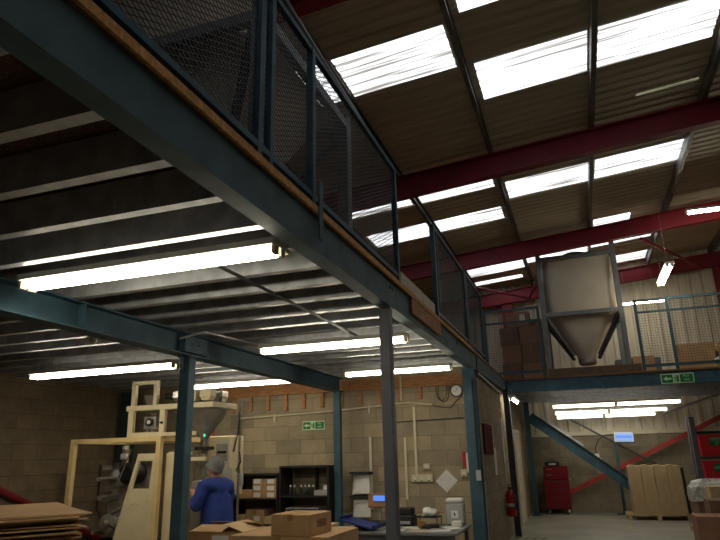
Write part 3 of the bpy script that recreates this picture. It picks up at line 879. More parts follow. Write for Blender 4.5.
# in-tray with crumpled white cloth
t = thing('wire_tray', 'black wire letter tray on the desk', 'letter tray', (-2.28, 9.2, DT))
MB().box(-2.4, -2.06, 9.02, 9.34, DT + 0.115, DT + 0.125).build('tray_floor', M['black'], t)
for x in (-2.39, -2.07):
    for y in (9.03, 9.33):
        MB().box(x - 0.006, x + 0.006, y - 0.006, y + 0.006, DT, DT + 0.114).build('leg', M['black'], t)
    MB().bar((x, 9.02, DT + 0.16), (x, 9.34, DT + 0.16), 0.006, 0.006).build('side_rail', M['black'], t)
def blob(name, c, r, m, label, cat, sx=1, sy=1, sz=1, amp=0.2, seed=0, flat=True):
    bm = bmesh.new()
    bmesh.ops.create_icosphere(bm, subdivisions=3, radius=1.0)
    rnd = random.Random(seed)
    ph = [(Vector((rnd.uniform(-1, 1), rnd.uniform(-1, 1), rnd.uniform(-1, 1))) * 4, rnd.uniform(0, 6)) for _ in range(6)]
    for v in bm.verts:
        d = v.co.normalized()
        k = 1 + amp * sum(math.sin(a.dot(d) + p_) for a, p_ in ph) / 3
        v.co = Vector((d.x * sx, d.y * sy, d.z * sz)) * r * k
        if flat and v.co.z < -r * sz * 0.55: v.co.z = -r * sz * 0.55
    zmin = min(v.co.z for v in bm.verts)
    for v in bm.verts: v.co += Vector((c[0], c[1], c[2] - zmin))
    me = bpy.data.meshes.new(name)
    bm.to_mesh(me)
    bm.free()
    me.polygons.foreach_set('use_smooth', [True] * len(me.polygons))
    me.materials.append(m)
    o = bpy.data.objects.new(name, me)
    COL.objects.link(o)
    return tag(o, label, cat) if label else o
blob('crumpled_cloth', (-2.22, 9.18, DT + 0.127), 0.1, M['paper'], 'crumpled white cloth heaped in the black wire tray', 'cloth', 1.2, 1, 0.7, 0.35, 3)
# grey dispenser
t = thing('paper_dispenser', 'grey plastic dispenser box with a square label at the back of the desk', 'dispenser', (-1.86, 9.3, DT))
MB().box(-1.98, -1.72, 9.22, 9.4, DT, DT + 0.3).build('dispenser_body', M['greyp'], t, bevel=0.02)
MB().box(-1.97, -1.73, 9.21, 9.4, DT + 0.302, DT + 0.36).build('lid', M['white'], t, bevel=0.018)
MB().box(-1.9, -1.8, 9.215, 9.2185, DT + 0.1, DT + 0.2).build('paper_label', M['paper'], t)
MB().box(-1.86, -1.84, 9.2125, 9.2145, DT + 0.13, DT + 0.17).build('printed_mark', M['black'], t)
PLb = ['loose white paper at the front of the desk under the dispenser', 'white paper lying beside the wire tray', 'white paper at the desk edge by the grey post', 'folded white paper near the desk corner', 'cream paper lying under the black hand tool']
for i, (x, y, rz, w, h) in enumerate(((-1.95, 8.6, 0.3, 0.3, 0.21), (-2.35, 8.85, -0.4, 0.3, 0.21), (-2.55, 8.6, 0.1, 0.26, 0.2), (-1.85, 8.95, 0.7, 0.21, 0.3), (-2.2, 8.52, -0.2, 0.3, 0.21))):
    z = DT + (0.003 if i in (1, 4) else 0.0)
    t = thing('paper_sheet', PLb[i], 'paper', (x, y, z), 'papers on the desk')
    MB().rbox((x, y, z + 0.003), w, h, 0.0015, rz, 0.012).build('sheet', M['paper'] if i < 4 else M['pale'], t)
    MB().rbox((x, y + 0.02, z + 0.0055), w * 0.7, h * 0.1, 0.0008, rz, 0.012).build('printed_lines', M['greyp'], t)
t = thing('tape_gun', 'black tape gun lying on the desk papers', 'tape gun', (-2.2, 8.72, DT + 0.01))
MB().lathe([(0.05, -0.025), (0.055, -0.02), (0.055, 0.02), (0.05, 0.025)], (-2.22, 8.74, DT + 0.062), 18, 'Y').build('tape_reel', M['tape'], t, smooth=True)
MB().bar((-2.2, 8.72, DT + 0.03), (-2.08, 8.66, DT + 0.03), 0.03, 0.03).build('handle', M['black'], t)
tag(MB().rbox((-2.1, 8.93, DT + 0.027), 0.16, 0.1, 0.05, 0.2).build('stapler_case', M['black'], bevel=0.01), 'small black case on the desk in front of the dispenser', 'case')
tag(MB().rbox((-1.8, 9.12, DT + 0.036), 0.14, 0.1, 0.07, -0.1).build('tissue_pack', M['white'], bevel=0.008), 'small white pack in front of the grey dispenser', 'pack')

# ------------------------------------------------------------------ cartons in the foreground
def plain_pallet(cx, cy, w, d, label, rz=0.0, z=0.001):
    t = thing('wooden_pallet', label, 'pallet', (cx, cy, z))
    for i in range(3):
        for j in range(3):
            x = cx - w / 2 + 0.05 + i * (w - 0.1) / 2
            y = cy - d / 2 + 0.05 + j * (d - 0.1) / 2
            MB().box(x - 0.05, x + 0.05, y - 0.05, y + 0.05, z + 0.018, z + 0.099).build('block', M['pallet'], t)
    for i in range(3):
        x = cx - w / 2 + 0.05 + i * (w - 0.1) / 2
        MB().box(x - 0.05, x + 0.05, cy - d / 2, cy + d / 2, z, z + 0.017).build('bottom_board', M['pallet'], t)
    for j in range(6):
        y = cy - d / 2 + 0.05 + j * (d - 0.1) / 5
        MB().box(cx - w / 2, cx + w / 2, y - 0.045, y + 0.045, z + 0.1, z + 0.122).build('top_board', M['pallet'], t)
    t.rotation_euler = (0, 0, rz)
    return t
plain_pallet(-3.05, 6.15, 1.55, 1.1, 'wooden pallet under the stacked brown cartons')
Z1 = 0.125
carton(-3.42, -2.34, 5.72, 6.6, Z1, Z1 + 0.36, 'large brown carton at the bottom of the stack behind the grey post')
Z2 = Z1 + 0.362
carton(-3.40, -2.36, 5.74, 6.58, Z2, 0.875, 'large flat-topped brown carton carrying the taped box')
t = carton(-2.95, -2.52, 5.74, 6.2, 0.877, 1.07, 'taped brown box on top of the front carton stack', rz=-0.07)
MB().rbox((-2.5185, 5.98, 0.98), 0.0016, 0.2, 0.07, 0).build('printed_mark', M['card3'], t)
carton(-4.15, -3.5, 6.16, 6.68, 0.001 + Z1, 0.48, 'brown carton under the open carton by the wide blue post')
t = thing('open_carton', 'open brown carton with loose flaps beside the wide blue post', 'box', (-3.82, 6.42, 0.482))
oc = MB()
x0, x1, y0, y1, z0, z1 = -4.16, -3.5, 6.14, 6.7, 0.482, 0.85
oc.box(x0, x1, y0, y0 + 0.006, z0, z1).box(x0, x1, y1 - 0.006, y1, z0, z1).box(x0, x0 + 0.006, y0 + 0.006, y1 - 0.006, z0, z1).box(x1 - 0.006, x1, y0 + 0.006, y1 - 0.006, z0, z1).box(x0 + 0.006, x1 - 0.006, y0 + 0.006, y1 - 0.006, z0, z0 + 0.006)
oc.build('carton_body', M['card'], t)
def flap(a, b, out, up, m='card'):
    a, b = Vector(a), Vector(b)
    d = Vector(out) + Vector((0, 0, up))
    nrm = (b - a).cross(d).normalized() * 0.005
    MB().add([a, b, b + d, a + d, a + nrm, b + nrm, b + d + nrm, a + d + nrm], [(0, 1, 2, 3), (7, 6, 5, 4), (0, 4, 5, 1), (1, 5, 6, 2), (2, 6, 7, 3), (3, 7, 4, 0)]).build('flap', M[m], t)
flap((x0 + 0.02, y0, z1 + 0.002), (x1 - 0.25, y0, z1 + 0.002), (-0.02, 0.26, 0), 0.045)
flap((x0 + 0.02, y1, z1 + 0.002), (x1 - 0.02, y1, z1 + 0.002), (0.03, -0.2, 0), 0.07, 'card2')
flap((x1, y0 + 0.02, z1 + 0.002), (x1, y1 - 0.02, z1 + 0.002), (-0.24, 0.0, 0), 0.075, 'card2')
MB().box(x0 + 0.3, x0 + 0.5, y0 - 0.003, y0 - 0.001, z1 - 0.16, z1 - 0.03).build('paper_label', M['paper'], t)
carton(-3.38, -2.8, 6.72, 7.15, 0.001, 0.86, 'tall plain carton just behind the front carton stack', 'card2', tape=False)
tag(MB().box(-2.76, -2.56, 6.76, 6.96, 0.001, 0.84).build('grey_bin', M['greyp'], bevel=0.01), 'grey plastic bin beside the stacked cartons', 'bin')

# flattened cardboard stack, bottom left
CX, CY, CR = -4.98, 4.36, math.radians(143)
plain_pallet(CX, CY, 1.6, 1.1, 'wooden pallet under the flattened cardboard', CR)
tag(MB().rbox((CX, CY, 0.124 + 0.36), 1.66, 1.12, 0.72, CR).build('cardboard_bundle', M['card'], bevel=0.01), 'strapped bundle of flat cardboard under the loose sheets', 'cardboard')
z = 0.846
n_sh = 19
for i in range(n_sh):
    th = 0.0105
    rz = CR + random.uniform(-0.09, 0.09) * (0.3 if i == n_sh - 1 else 1)
    ox, oy = random.uniform(-0.05, 0.05), random.uniform(-0.06, 0.06)
    t = thing('flattened_carton', 'flattened brown carton, %s in the loose pile' % ('topmost' if i == n_sh - 1 else ('lowest' if i == 0 else ORD[n_sh - 1 - i] + ' down')), 'cardboard', (CX, CY, z), 'flattened cartons in the pile')
    mb = MB()
    nx, ny = 10, 6
    L_, W_ = 1.74 + random.uniform(-0.06, 0.06), 1.18
    vs = []
    sag = 0.008 if i == n_sh - 1 else 0.004
    for kk in (0, 1):
        for a in range(nx + 1):
            for b in range(ny + 1):
                u, v = a / nx - 0.5, b / ny - 0.5
                zz = z + (th if kk else 0.001) + sag * (0.5 + 0.5 * math.sin(5 * u + i)) * kk
                vs.append(((CX + ox) + (u * L_) * math.cos(rz) - v * W_ * math.sin(rz), (CY + oy) + (u * L_) * math.sin(rz) + v * W_ * math.cos(rz), zz))
    n1 = (nx + 1) * (ny + 1)
    fs = []
    for a in range(nx):
        for b in range(ny):
            q0 = a * (ny + 1) + b
            fs.append((q0, q0 + 1, q0 + ny + 2, q0 + ny + 1))
            fs.append((n1 + q0, n1 + q0 + ny + 1, n1 + q0 + ny + 2, n1 + q0 + 1))
    rim = [a * (ny + 1) for a in range(nx + 1)] + [nx * (ny + 1) + b for b in range(1, ny + 1)] + [a * (ny + 1) + ny for a in range(nx - 1, -1, -1)] + [b for b in range(ny - 1, 0, -1)]
    for a, b in zip(rim, rim[1:] + rim[:1]):
        fs.append((a, b, b + n1, a + n1))
    mb.add(vs, fs)
    mb.build('board', M['card'] if i % 4 else M['card2'], t)
    z += th + 0.0085
# red brace on the left wall
tag(MB().tube([(XL + 0.08, 6.4, 1.62), (XL + 0.08, 9.6, 0.26)], 0.05, 12).build('tube_brace', M['red'], smooth=True), 'red tubular brace sloping down the left block wall behind the cardboard', 'brace')

# ------------------------------------------------------------------ packing machine
pm = thing('packing_machine', 'tall cream framed packing machine behind the wide blue post', 'packing machine', (-5.2, 7.0, 0))
def sq(a, b, w=0.06, m='cream', par=pm, name='frame_bar', up=(0, 0, 1)):
    return MB().bar(a, b, w, w, up).build(name, M[m], par, bevel=0.004)
gf = MB()
gw = 0.062
for y in (6.5, 7.5):
    gf.box(-6.25, -6.25 + gw, y, y + gw, 0.001, 1.85)
    gf.box(-4.93, -4.93 + gw, y, y + gw, 0.001, 1.85)
    gf.box(-6.25 + gw, -4.93, y, y + gw, 1.79, 1.85)
for x in (-6.25, -4.93):
    gf.box(x, x + gw, 6.5 + gw, 7.5, 1.79, 1.85)
guard = gf.build('guard_frame', M['cream'], pm, bevel=0.0)
for (x, z) in ((-6.22, 0.95), (-6.22, 1.2)):
    MB().lathe([(0.012, -0.001), (0.012, -0.006)], (x, 6.5, z), 8, 'Y').build('frame_bolt', M['steel'], guard)
# trapezoid panel with window
yp = 6.53
def trap(pts, y0, y1):
    n = len(pts)
    return [(x, y0, z) for x, z in pts] + [(x, y1, z) for x, z in pts]
A = [(-5.205, 1.63), (-4.935, 1.63), (-4.935, 0.02), (-5.62, 0.02)]
Wd = [(-5.185, 1.535), (-4.985, 1.535), (-5.01, 1.18), (-5.275, 1.18)]
vs = trap(A, yp, yp + 0.04) + trap(Wd, yp, yp + 0.04)
fs = []
for k in range(4):
    l = (k + 1) % 4
    fs += [(k, l, 8 + l, 8 + k), (4 + k, 12 + k, 12 + l, 4 + l), (k, 4 + k, 4 + l, l), (8 + k, 8 + l, 12 + l, 12 + k)]
pn = MB().add(vs, fs).build('guard_panel', M['creamw'], pm)
MB().add([(x, yp + 0.02, z) for x, z in Wd], [(0, 1, 2, 3)]).build('dark_window', M['black'], pn) if False else None
for (x, z) in ((-5.24, 0.98), (-5.2, 0.99), (-5.16, 0.98), (-5.03, 1.02)):
    MB().lathe([(0.009, -0.0005), (0.009, -0.004)], (x, yp, z), 8, 'Y').build('panel_bolt', M['steel'], pn)
MB().box(-4.86, -4.72, 6.62, 6.68, 0.001, 1.63).build('side_plate', M['creamw'], pm, bevel=0.004)
MB().box(-4.86, -4.55, 6.66, 6.72, 1.6, 1.645).build('cross_bar', M['creamw'], pm, bevel=0.004)
MB().box(-4.68, -4.62, 6.72, 6.78, 0.001, 1.6).build('column', M['cream'], pm, bevel=0.004)
# platform and upper tower
MB().box(-5.42, -4.15, 6.5, 6.56, 2.205, 2.275).build('platform_bar', M['creamw'], pm, bevel=0.004)
MB().box(-5.42, -4.15, 7.0, 7.06, 2.205, 2.275).build('platform_bar', M['creamw'], pm, bevel=0.004)
for x in (-5.42, -4.21):
    MB().box(x, x + 0.06, 6.561, 6.999, 2.205, 2.275).build('platform_bar', M['creamw'], pm, bevel=0.004)
MB().box(-5.35, -4.22, 6.57, 6.99, 2.2, 2.204).build('platform_plate', M['alu'], pm)
tw = MB()
for x in (-5.36, -5.03):
    tw.box(x, x + 0.055, 6.51, 6.56, 2.276, 2.61)
tw.box(-5.36 + 0.055, -5.03, 6.51, 6.56, 2.56, 2.61)
tw.build('upper_tower_frame', M['creamw'], pm)
lt = MB()
for x in (-5.385, -4.915):
    lt.box(x, x + 0.075, 6.51, 6.56, 1.851, 2.204)
lt.box(-5.31, -4.915, 6.51, 6.56, 1.851, 1.91)
lt.build('lower_tower_frame', M['creamw'], pm)
MB().box(-4.84, -4.4, 6.51, 6.56, 1.851, 1.9).build('cross_bar', M['creamw'], pm, bevel=0.004)
for x in (-5.385, -4.915):
    MB().box(x, x + 0.06, 6.95, 6.99, 1.86, 2.2).build('tower_leg', M['creamw'], pm)
MB().lathe([(0.015, -0.001), (0.015, -0.03)], (-4.87, 6.51, 2.03), 10, 'Y').build('stop_button', M['black'], pm)
# weigh head: hopper cones, buckets and motors
MB().lathe([(0.05, 1.78), (0.06, 1.84), (0.24, 2.1), (0.27, 2.199)], (-4.44, 6.8, 0), 28).build('collecting_cone', M['steel'], pm, smooth=True)
MB().lathe([(0.05, 1.3), (0.05, 1.6), (0.055, 1.779)], (-4.44, 6.8, 0), 20).build('forming_tube', M['steel'], pm, smooth=True)
MB().lathe([(0.12, 1.66), (0.12, 1.7)], (-4.44, 6.8, 0), 24).build('forming_collar', M['black'], pm, smooth=True)
for i, (x, y) in enumerate(((-4.5, 6.6), (-4.3, 6.6), (-4.72, 6.64), (-4.85, 6.88), (-4.3, 6.88), (-4.6, 6.92))):
    b = MB().loft([[(x - 0.05, y - 0.04, 2.3), (x + 0.05, y - 0.04, 2.3), (x + 0.05, y + 0.06, 2.3), (x - 0.05, y + 0.06, 2.3)],
                   [(x - 0.075, y - 0.06, 2.36), (x + 0.075, y - 0.06, 2.36), (x + 0.075, y + 0.08, 2.36), (x - 0.075, y + 0.08, 2.36)],
                   [(x - 0.075, y - 0.06, 2.45), (x + 0.075, y - 0.06, 2.45), (x + 0.075, y + 0.08, 2.45), (x - 0.075, y + 0.08, 2.45)]]).build('weigh_bucket', M['creamw'] if i < 2 else M['steel'], pm, bevel=0.004)
MB().lathe([(0.1, 2.28), (0.14, 2.34), (0.12, 2.4), (0.06, 2.44), (0.02, 2.46)], (-4.4, 6.82, 0), 28).build('dispersion_cone', M['alu'], pm, smooth=True)
MB().loft([[(-5.2, 6.62, 2.28), (-5.12, 6.62, 2.28), (-5.12, 6.7, 2.28), (-5.2, 6.7, 2.28)], [(-5.24, 6.6, 2.42), (-5.1, 6.6, 2.42), (-5.1, 6.74, 2.42), (-5.24, 6.74, 2.42)]]).build('sample_chute', M['steel'], pm)
MB().box(-4.98, -4.72, 6.66, 6.9, 2.36, 2.44).build('feeder_motor', M['black'], pm, bevel=0.02)
vb = MB().box(-5.23, -5.05, 6.62, 6.72, 1.96, 2.13).build('valve_block', M['alu'], pm, bevel=0.006)
MB().lathe([(0.05, -0.001), (0.055, -0.03), (0.03, -0.035)], (-5.13, 6.62, 2.05), 18, 'Y').build('dial_gauge', M['black'], vb, smooth=True)
MB().lathe([(0.028, -0.036), (0.028, -0.038)], (-5.13, 6.62, 2.05), 18, 'Y').build('gauge_face', M['white'], vb)
for x in (-5.17, -5.09):
    MB().box(x - 0.018, x + 0.018, 6.62, 6.67, 1.911, 1.958).build('pipe_stub', M['steel'], pm)
MB().tube([(-4.99, 6.66, 2.2), (-5.02, 6.64, 2.05), (-4.98, 6.62, 1.95), (-5.05, 6.64, 1.87)], 0.009, 8).build('air_hose', M['black'], pm, smooth=True)
MB().lathe([(0.008, 1.95), (0.008, 1.98)], (-4.33, 6.62, -0.12), 12).build('status_lamp', M['led'], pm)
# film carriage behind the guard frame
MB().box(-6.05, -5.3, 7.05, 7.09, 0.5, 1.52).build('back_plate', M['alu'], pm, bevel=0.004)
MB().lathe([(0.14, 0), (0.15, -0.02), (0.15, -0.2), (0.1, -0.26), (0.04, -0.26)], (-5.6, 7.05, 1.37), 24, 'Y').build('drive_motor', M['black'], pm, smooth=True)
MB().lathe([(0.05, -0.261), (0.05, -0.275)], (-5.72, 7.05, 1.37), 16, 'Y').build('motor_label', M['greyp'], pm)
MB().lathe([(0.12, 0), (0.12, -0.32)], (-5.75, 7.04, 0.72), 26, 'Y').build('film_reel', M['alu'], pm, smooth=True)
MB().lathe([(0.05, -0.33), (0.05, -0.42)], (-5.75, 7.04, 0.72), 16, 'Y').build('reel_hub', M['steel'], pm, smooth=True)
for (x, z, r) in ((-5.95, 1.3, 0.03), (-5.9, 1.05, 0.035), (-5.55, 1.0, 0.04), (-5.4, 0.85, 0.03), (-5.95, 0.6, 0.03), (-5.45, 1.12, 0.025), (-5.8, 1.18, 0.025)):
    MB().lathe([(r, -0.001), (r, -0.34)], (x, 7.05, z), 14, 'Y').build('guide_roller', M['steel'], pm, smooth=True)
MB().bar((-5.72, 6.75, 0.85), (-5.4, 6.7, 0.98), 0.07, 0.03).build('dancer_arm', M['alu'], pm, bevel=0.006)
MB().bar((-5.62, 6.85, 0.65), (-5.3, 6.8, 0.75), 0.1, 0.05).build('dancer_arm', M['steel'], pm, bevel=0.006)
MB().tube([(-5.62, 6.7, 1.25), (-5.45, 6.7, 1.7)], 0.008, 8).build('tension_rod', M['steel'], pm)
MB().tube([(-6.0, 6.8, 1.5), (-6.0, 6.8, 0.9), (-5.85, 6.75, 0.75), (-5.5, 6.7, 0.6)], 0.014, 8).build('cable_loom', M['black'], pm, smooth=True)
for (x, z, s) in ((-5.85, 1.6, 0.09), (-5.85, 1.73, 0.05)):
    MB().box(x - s / 2, x + s / 2, 7.03, 7.1, z - s / 2, z + s / 2).build('sensor_head', M['white'], pm, bevel=0.006)
MB().box(-5.87, -5.83, 7.045, 7.085, 1.52, 1.71).build('sensor_stalk', M['alu'], pm)
MB().box(-6.1, -5.25, 7.0, 7.4, 0.3, 0.49).build('machine_bed', M['dkgrey'], pm, bevel=0.01)
for x in (-6.0, -5.35):
    MB().box(x - 0.04, x + 0.04, 7.1, 7.3, 0.001, 0.299).build('bed_foot', M['dkgrey'], pm)
for k, z in enumerate((1.42, 1.25, 1.12, 0.98)):
    MB().box(-6.13 + 0.05 * (k % 2), -5.98, 6.98, 7.049, z, z + 0.07).build('terminal_box', M['alu'], pm, bevel=0.004)
# sealing jaws at the worker's side
MB().box(-4.6, -4.25, 6.8, 7.1, 1.12, 1.26).build('seal_jaw', M['alu'], pm, bevel=0.01)
MB().box(-4.58, -4.5, 6.78, 6.86, 0.001, 1.119).build('jaw_column', M['steel'], pm)
MB().box(-4.78, -4.7, 7.15, 7.25, 0.001, 1.6).build('jaw_column', M['steel'], pm)
MB().box(-4.55, -4.3, 6.62, 6.66, 1.52, 1.57).build('control_strip', M['creamw'], pm, bevel=0.004)

pm.location = (-5.98, 8.05, 0)
pm.scale = (1.15, 1.15, 1.04)

# control cabinet behind the worker
cb = thing('control_cabinet', 'beige control cabinet with a grey screen behind the worker', 'control cabinet', (-5.5, 9.0, 0))
MB().box(-5.72, -5.26, 8.8, 9.2, 1.05, 1.95).build('cabinet_body', M['creamw'], cb, bevel=0.012)
MB().box(-5.55, -5.28, 8.792, 8.799, 1.45, 1.9).build('screen_bezel', M['white'], cb)
MB().box(-5.52, -5.31, 8.7885, 8.7915, 1.56, 1.83).build('screen', M['greyp'], cb)
MB().box(-5.5, -5.33, 8.787, 8.7883, 1.68, 1.72).build('dark_band', M['black'], cb)
MB().box(-5.62, -5.4, 8.85, 9.15, 0.001, 1.049).build('pedestal', M['alu'], cb, bevel=0.01)
MB().lathe([(0.012, 1.951), (0.012, 2.03)], (-5.65, 8.9, 0), 8).build('lamp_stalk', M['extred'], cb)
MB().box(-5.36, -5.2, 8.775, 8.78, 1.2, 1.46).build('paper_notice', M['paper'], cb)
MB().tube([(-5.24, 8.85, 1.7), (-5.2, 8.9, 2.0), (-5.2, 8.95, 2.5)], 0.012, 8).build('cable', M['black'], cb, smooth=True)
SX, SY = -5.08, 8.75
st = thing('service_stand', 'thin grey stand with bottles and hoses just right of the worker', 'stand', (SX, SY, 0))
MB().tube([(SX, SY, 0.02), (SX, SY, 1.95)], 0.02, 10).build('pole', M['steel'], st)
MB().lathe([(0.14, 0.001), (0.14, 0.02)], (SX, SY, 0), 20).build('foot', M['dkgrey'], st)
MB().lathe([(0.035, 1.2), (0.04, 1.22), (0.04, 1.36), (0.02, 1.4)], (SX + 0.06, SY - 0.03, 0), 14).build('filter_bowl', M['greyp'], st, smooth=True)
MB().tube([(SX + 0.02, SY - 0.02, 1.7), (SX + 0.06, SY - 0.05, 1.55), (SX - 0.02, SY - 0.05, 1.42), (SX + 0.06, SY - 0.03, 1.38)], 0.01, 8).build('hose', M['black'], st, smooth=True)
tag(MB().tube([(-5.9, YW - 0.075, 2.42), (-5.9, YW - 0.075, 1.3)], 0.017, 8).build('drop_pipe', M['dkgrey']), 'dark vertical pipe on the block wall just right of the machine hopper', 'pipe')

# ------------------------------------------------------------------ worker
def skin_fig(name, verts, edges, radii, m, root=0, sub=2, parent=None):
    me = bpy.data.meshes.new(name)
    off = OFF.get(parent.name, Vector()) if parent else Vector()
    me.from_pydata([Vector(v) - off for v in verts], edges, [])
    o = bpy.data.objects.new(name, me)
    COL.objects.link(o)
    sk_ = o.modifiers.new('skin', 'SKIN')
    sk_.use_smooth_shade = True
    for i, d in enumerate(me.skin_vertices[0].data):
        r = radii[i]
        d.radius = r if isinstance(r, tuple) else (r, r)
        d.use_root = i in (root if isinstance(root, tuple) else (root,))
    ss = o.modifiers.new('sub', 'SUBSURF')
    ss.levels = sub
    ss.render_levels = sub
    dg = bpy.context.evaluated_depsgraph_get()
    dg.update()
    me2 = bpy.data.meshes.new_from_object(o.evaluated_get(dg))
    me2.name = name
    o.modifiers.clear()
    o.data = me2
    me2.materials.clear()
    me2.materials.append(m)
    me2.polygons.foreach_set('use_smooth', [True] * len(me2.polygons))
    if parent: o.parent = parent
    OFF[o.name] = off
    return o

PXW, PYW = -4.42, 7.12
FW = Vector((-0.86, 0.5, 0)).normalized()      # facing
LF = Vector((-FW.y, FW.x, 0))                   # the worker's left
def B(f, l, z): return Vector((PXW, PYW, 0)) + FW * f + LF * l + Vector((0, 0, z))
V, E, R_ = [], [], []
def jv(p, r, par=None):
    V.append(p)
    R_.append(r)
    if par is not None: E.append((par, len(V) - 1))
    return len(V) - 1
pel = jv(B(0.0, 0, 0.86), (0.13, 0.1))
wai = jv(B(0.02, 0, 1.0), (0.125, 0.095), pel)
che = jv(B(0.06, 0, 1.16), (0.14, 0.1), wai)
upc = jv(B(0.07, 0, 1.28), (0.11, 0.085), che)
nek = jv(B(0.09, 0, 1.36), 0.052, upc)
HF = Vector((-0.995, -0.1, 0))
HL = Vector((0.1, -0.995, 0))
HB = B(0.11, 0, 0)
def HD(f, l, z): return HB + HF * f + HL * l + Vector((0, 0, z))
jaw = jv(HD(0.028, 0, 1.425), (0.066, 0.072), nek)
hea = jv(HD(0.02, 0, 1.49), (0.076, 0.09), jaw)
cro = jv(HD(0.005, 0, 1.555), (0.062, 0.075), hea)
nos = jv(HD(0.113, 0, 1.452), 0.013, hea)
for s in (1, -1):
    jv(HD(0.01, 0.08 * s, 1.46), (0.012, 0.022), hea)
hands = []
for s in (1, -1):
    sh = jv(B(0.07, 0.165 * s, 1.265), 0.06, upc)
    el = jv(B(0.06 if s > 0 else 0.16, 0.27 * s, 1.0 if s > 0 else 1.04), 0.045, sh)
    wr = jv(B(0.27, 0.2 * s if s > 0 else -0.12, 1.17 if s > 0 else 1.22), 0.028, el)
    d = (V[wr] - V[el]).normalized()
    ha = jv(V[wr] + d * 0.055, (0.035, 0.02), wr)
    pal = V[ha]
    up = Vector((0, 0, 1))
    side = d.cross(up).normalized()
    for k, (o_, ln) in enumerate(((-0.03, 0.07), (-0.01, 0.082), (0.01, 0.078), (0.03, 0.062))):
        a = jv(pal + d * 0.03 + side * o_, 0.0095, ha)
        b = jv(pal + d * (0.03 + ln * 0.55) + side * o_ * 1.1 + up * -0.012, 0.0085, a)
        jv(pal + d * (0.03 + ln * 0.8) + side * o_ * 1.1 + up * -0.035, 0.0075, b)
    th = jv(pal + side * 0.032 * s - d * 0.015, 0.011, ha)
    jv(pal + side * 0.05 * s + d * 0.025 - up * 0.012, 0.009, th)
for s in (1, -1):
    hp = jv(B(0.0, 0.085 * s, 0.8), 0.085, pel)
    kn = jv(B(0.03, 0.095 * s, 0.45), 0.058, hp)
    an = jv(B(-0.02, 0.1 * s, 0.085), 0.04, kn)
    jv(B(0.1, 0.11 * s, 0.045), (0.04, 0.03), an)
person = skin_fig('person', V, E, R_, M['skin'], 0, 2)
tag(person, 'person in a blue work coat and grey knitted hat working at the packing machine', 'person')
# coat
cv, ce, cr_ = [], [], []
def cj(p, r, par=None):
    cv.append(p)
    cr_.append(r)
    if par is not None: ce.append((par, len(cv) - 1))
    return len(cv) - 1
h0 = cj(B(-0.01, 0, 0.66), (0.245, 0.19))
h1 = cj(B(-0.01, 0, 0.86), (0.235, 0.18), h0)
h2 = cj(B(0.01, 0, 1.01), (0.225, 0.168), h1)
h3 = cj(B(0.04, 0, 1.16), (0.22, 0.16), h2)
h4 = cj(B(0.06, 0, 1.285), (0.18, 0.125), h3)
h5 = cj(B(0.085, 0, 1.385), 0.095, h4)
for s in (1, -1):
    a = cj(B(0.07, 0.165 * s, 1.262), 0.1, h4)
    m1 = cj((B(0.07, 0.165 * s, 1.262) + B(0.06 if s > 0 else 0.16, 0.27 * s, 1.0 if s > 0 else 1.04)) / 2, 0.088, a)
    b = cj(B(0.06 if s > 0 else 0.16, 0.27 * s, 1.0 if s > 0 else 1.04), 0.078, m1)
    cj(B(0.06 if s > 0 else 0.16, 0.27 * s, 1.0 if s > 0 else 1.04) * 0.12 + B(0.27, 0.2 * s if s > 0 else -0.12, 1.17 if s > 0 else 1.22) * 0.88, 0.052, b)
skin_fig('work_coat', cv, ce, cr_, M['coat'], 0, 2, person)
tv, te = [], []
for s in (1, -1):
    k0 = len(tv)
    tv += [B(-0.005, 0.07 * s, 0.92), B(0, 0.085 * s, 0.78), B(0.03, 0.095 * s, 0.45), B(-0.02, 0.1 * s, 0.1)]
    te += [(k0, k0 + 1), (k0 + 1, k0 + 2), (k0 + 2, k0 + 3)]
skin_fig('trousers', tv, te, [0.1, 0.105, 0.078, 0.062] * 2, M['trous'], (0, 4), 2, person)
for s in (1, -1):
    skin_fig('shoe', [B(-0.06, 0.1 * s, 0.05), B(0.06, 0.11 * s, 0.05), B(0.16, 0.115 * s, 0.043)], [(0, 1), (1, 2)], [0.047, 0.047, 0.041], M['black'], 0, 2, person)
hb = MB()
hc = HD(-0.014, 0, 1.532)
prof = [(0.098, -0.06), (0.104, -0.045), (0.105, -0.02), (0.102, 0.02), (0.088, 0.06), (0.06, 0.088), (0.02, 0.1)]
hb.lathe(prof, (0, 0, 0), 24)
rotm = Matrix((HF, HL, Vector((0, 0, 1)))).transposed() @ Matrix.Rotation(-0.5, 3, 'Y') @ Matrix.Diagonal((1.1, 0.98, 1.0))
hb.v = [hc + rotm @ v for v in hb.v]
kh = hb.build('knitted_hat', M['beanie'], person, smooth=True)
bnd = MB()
bnd.lathe([(0.1, -0.075), (0.109, -0.07), (0.111, -0.04), (0.105, -0.03)], (0, 0, 0), 24)
bnd.v = [hc + rotm @ v for v in bnd.v]
bnd.build('hat_band', M['beanie'], kh, smooth=True)
for s in (1, -1):
    MB().lathe([(0.004, -0.006), (0.009, 0), (0.004, 0.006)], HD(0.006, 0, 0.008) - HD(0, 0, 0) + HD(0.094, 0.03 * s, 1.472), 8).build('eye', M['black'], person, smooth=True)
MB().rbox(HD(0.1, 0, 1.412), 0.012, 0.045, 0.012, math.atan2(HF.y, HF.x)).build('mouth', M['lips'], person, bevel=0.003)
t = thing('film_pouch', 'small white film pouch held in the worker\'s hands at the machine', 'pouch', B(0.36, 0.03, 1.2))
MB().rbox(B(0.37, 0.06, 1.205), 0.1, 0.13, 0.025, math.atan2(FW.y, FW.x)).build('pouch', M['paper'], t, bevel=0.008)

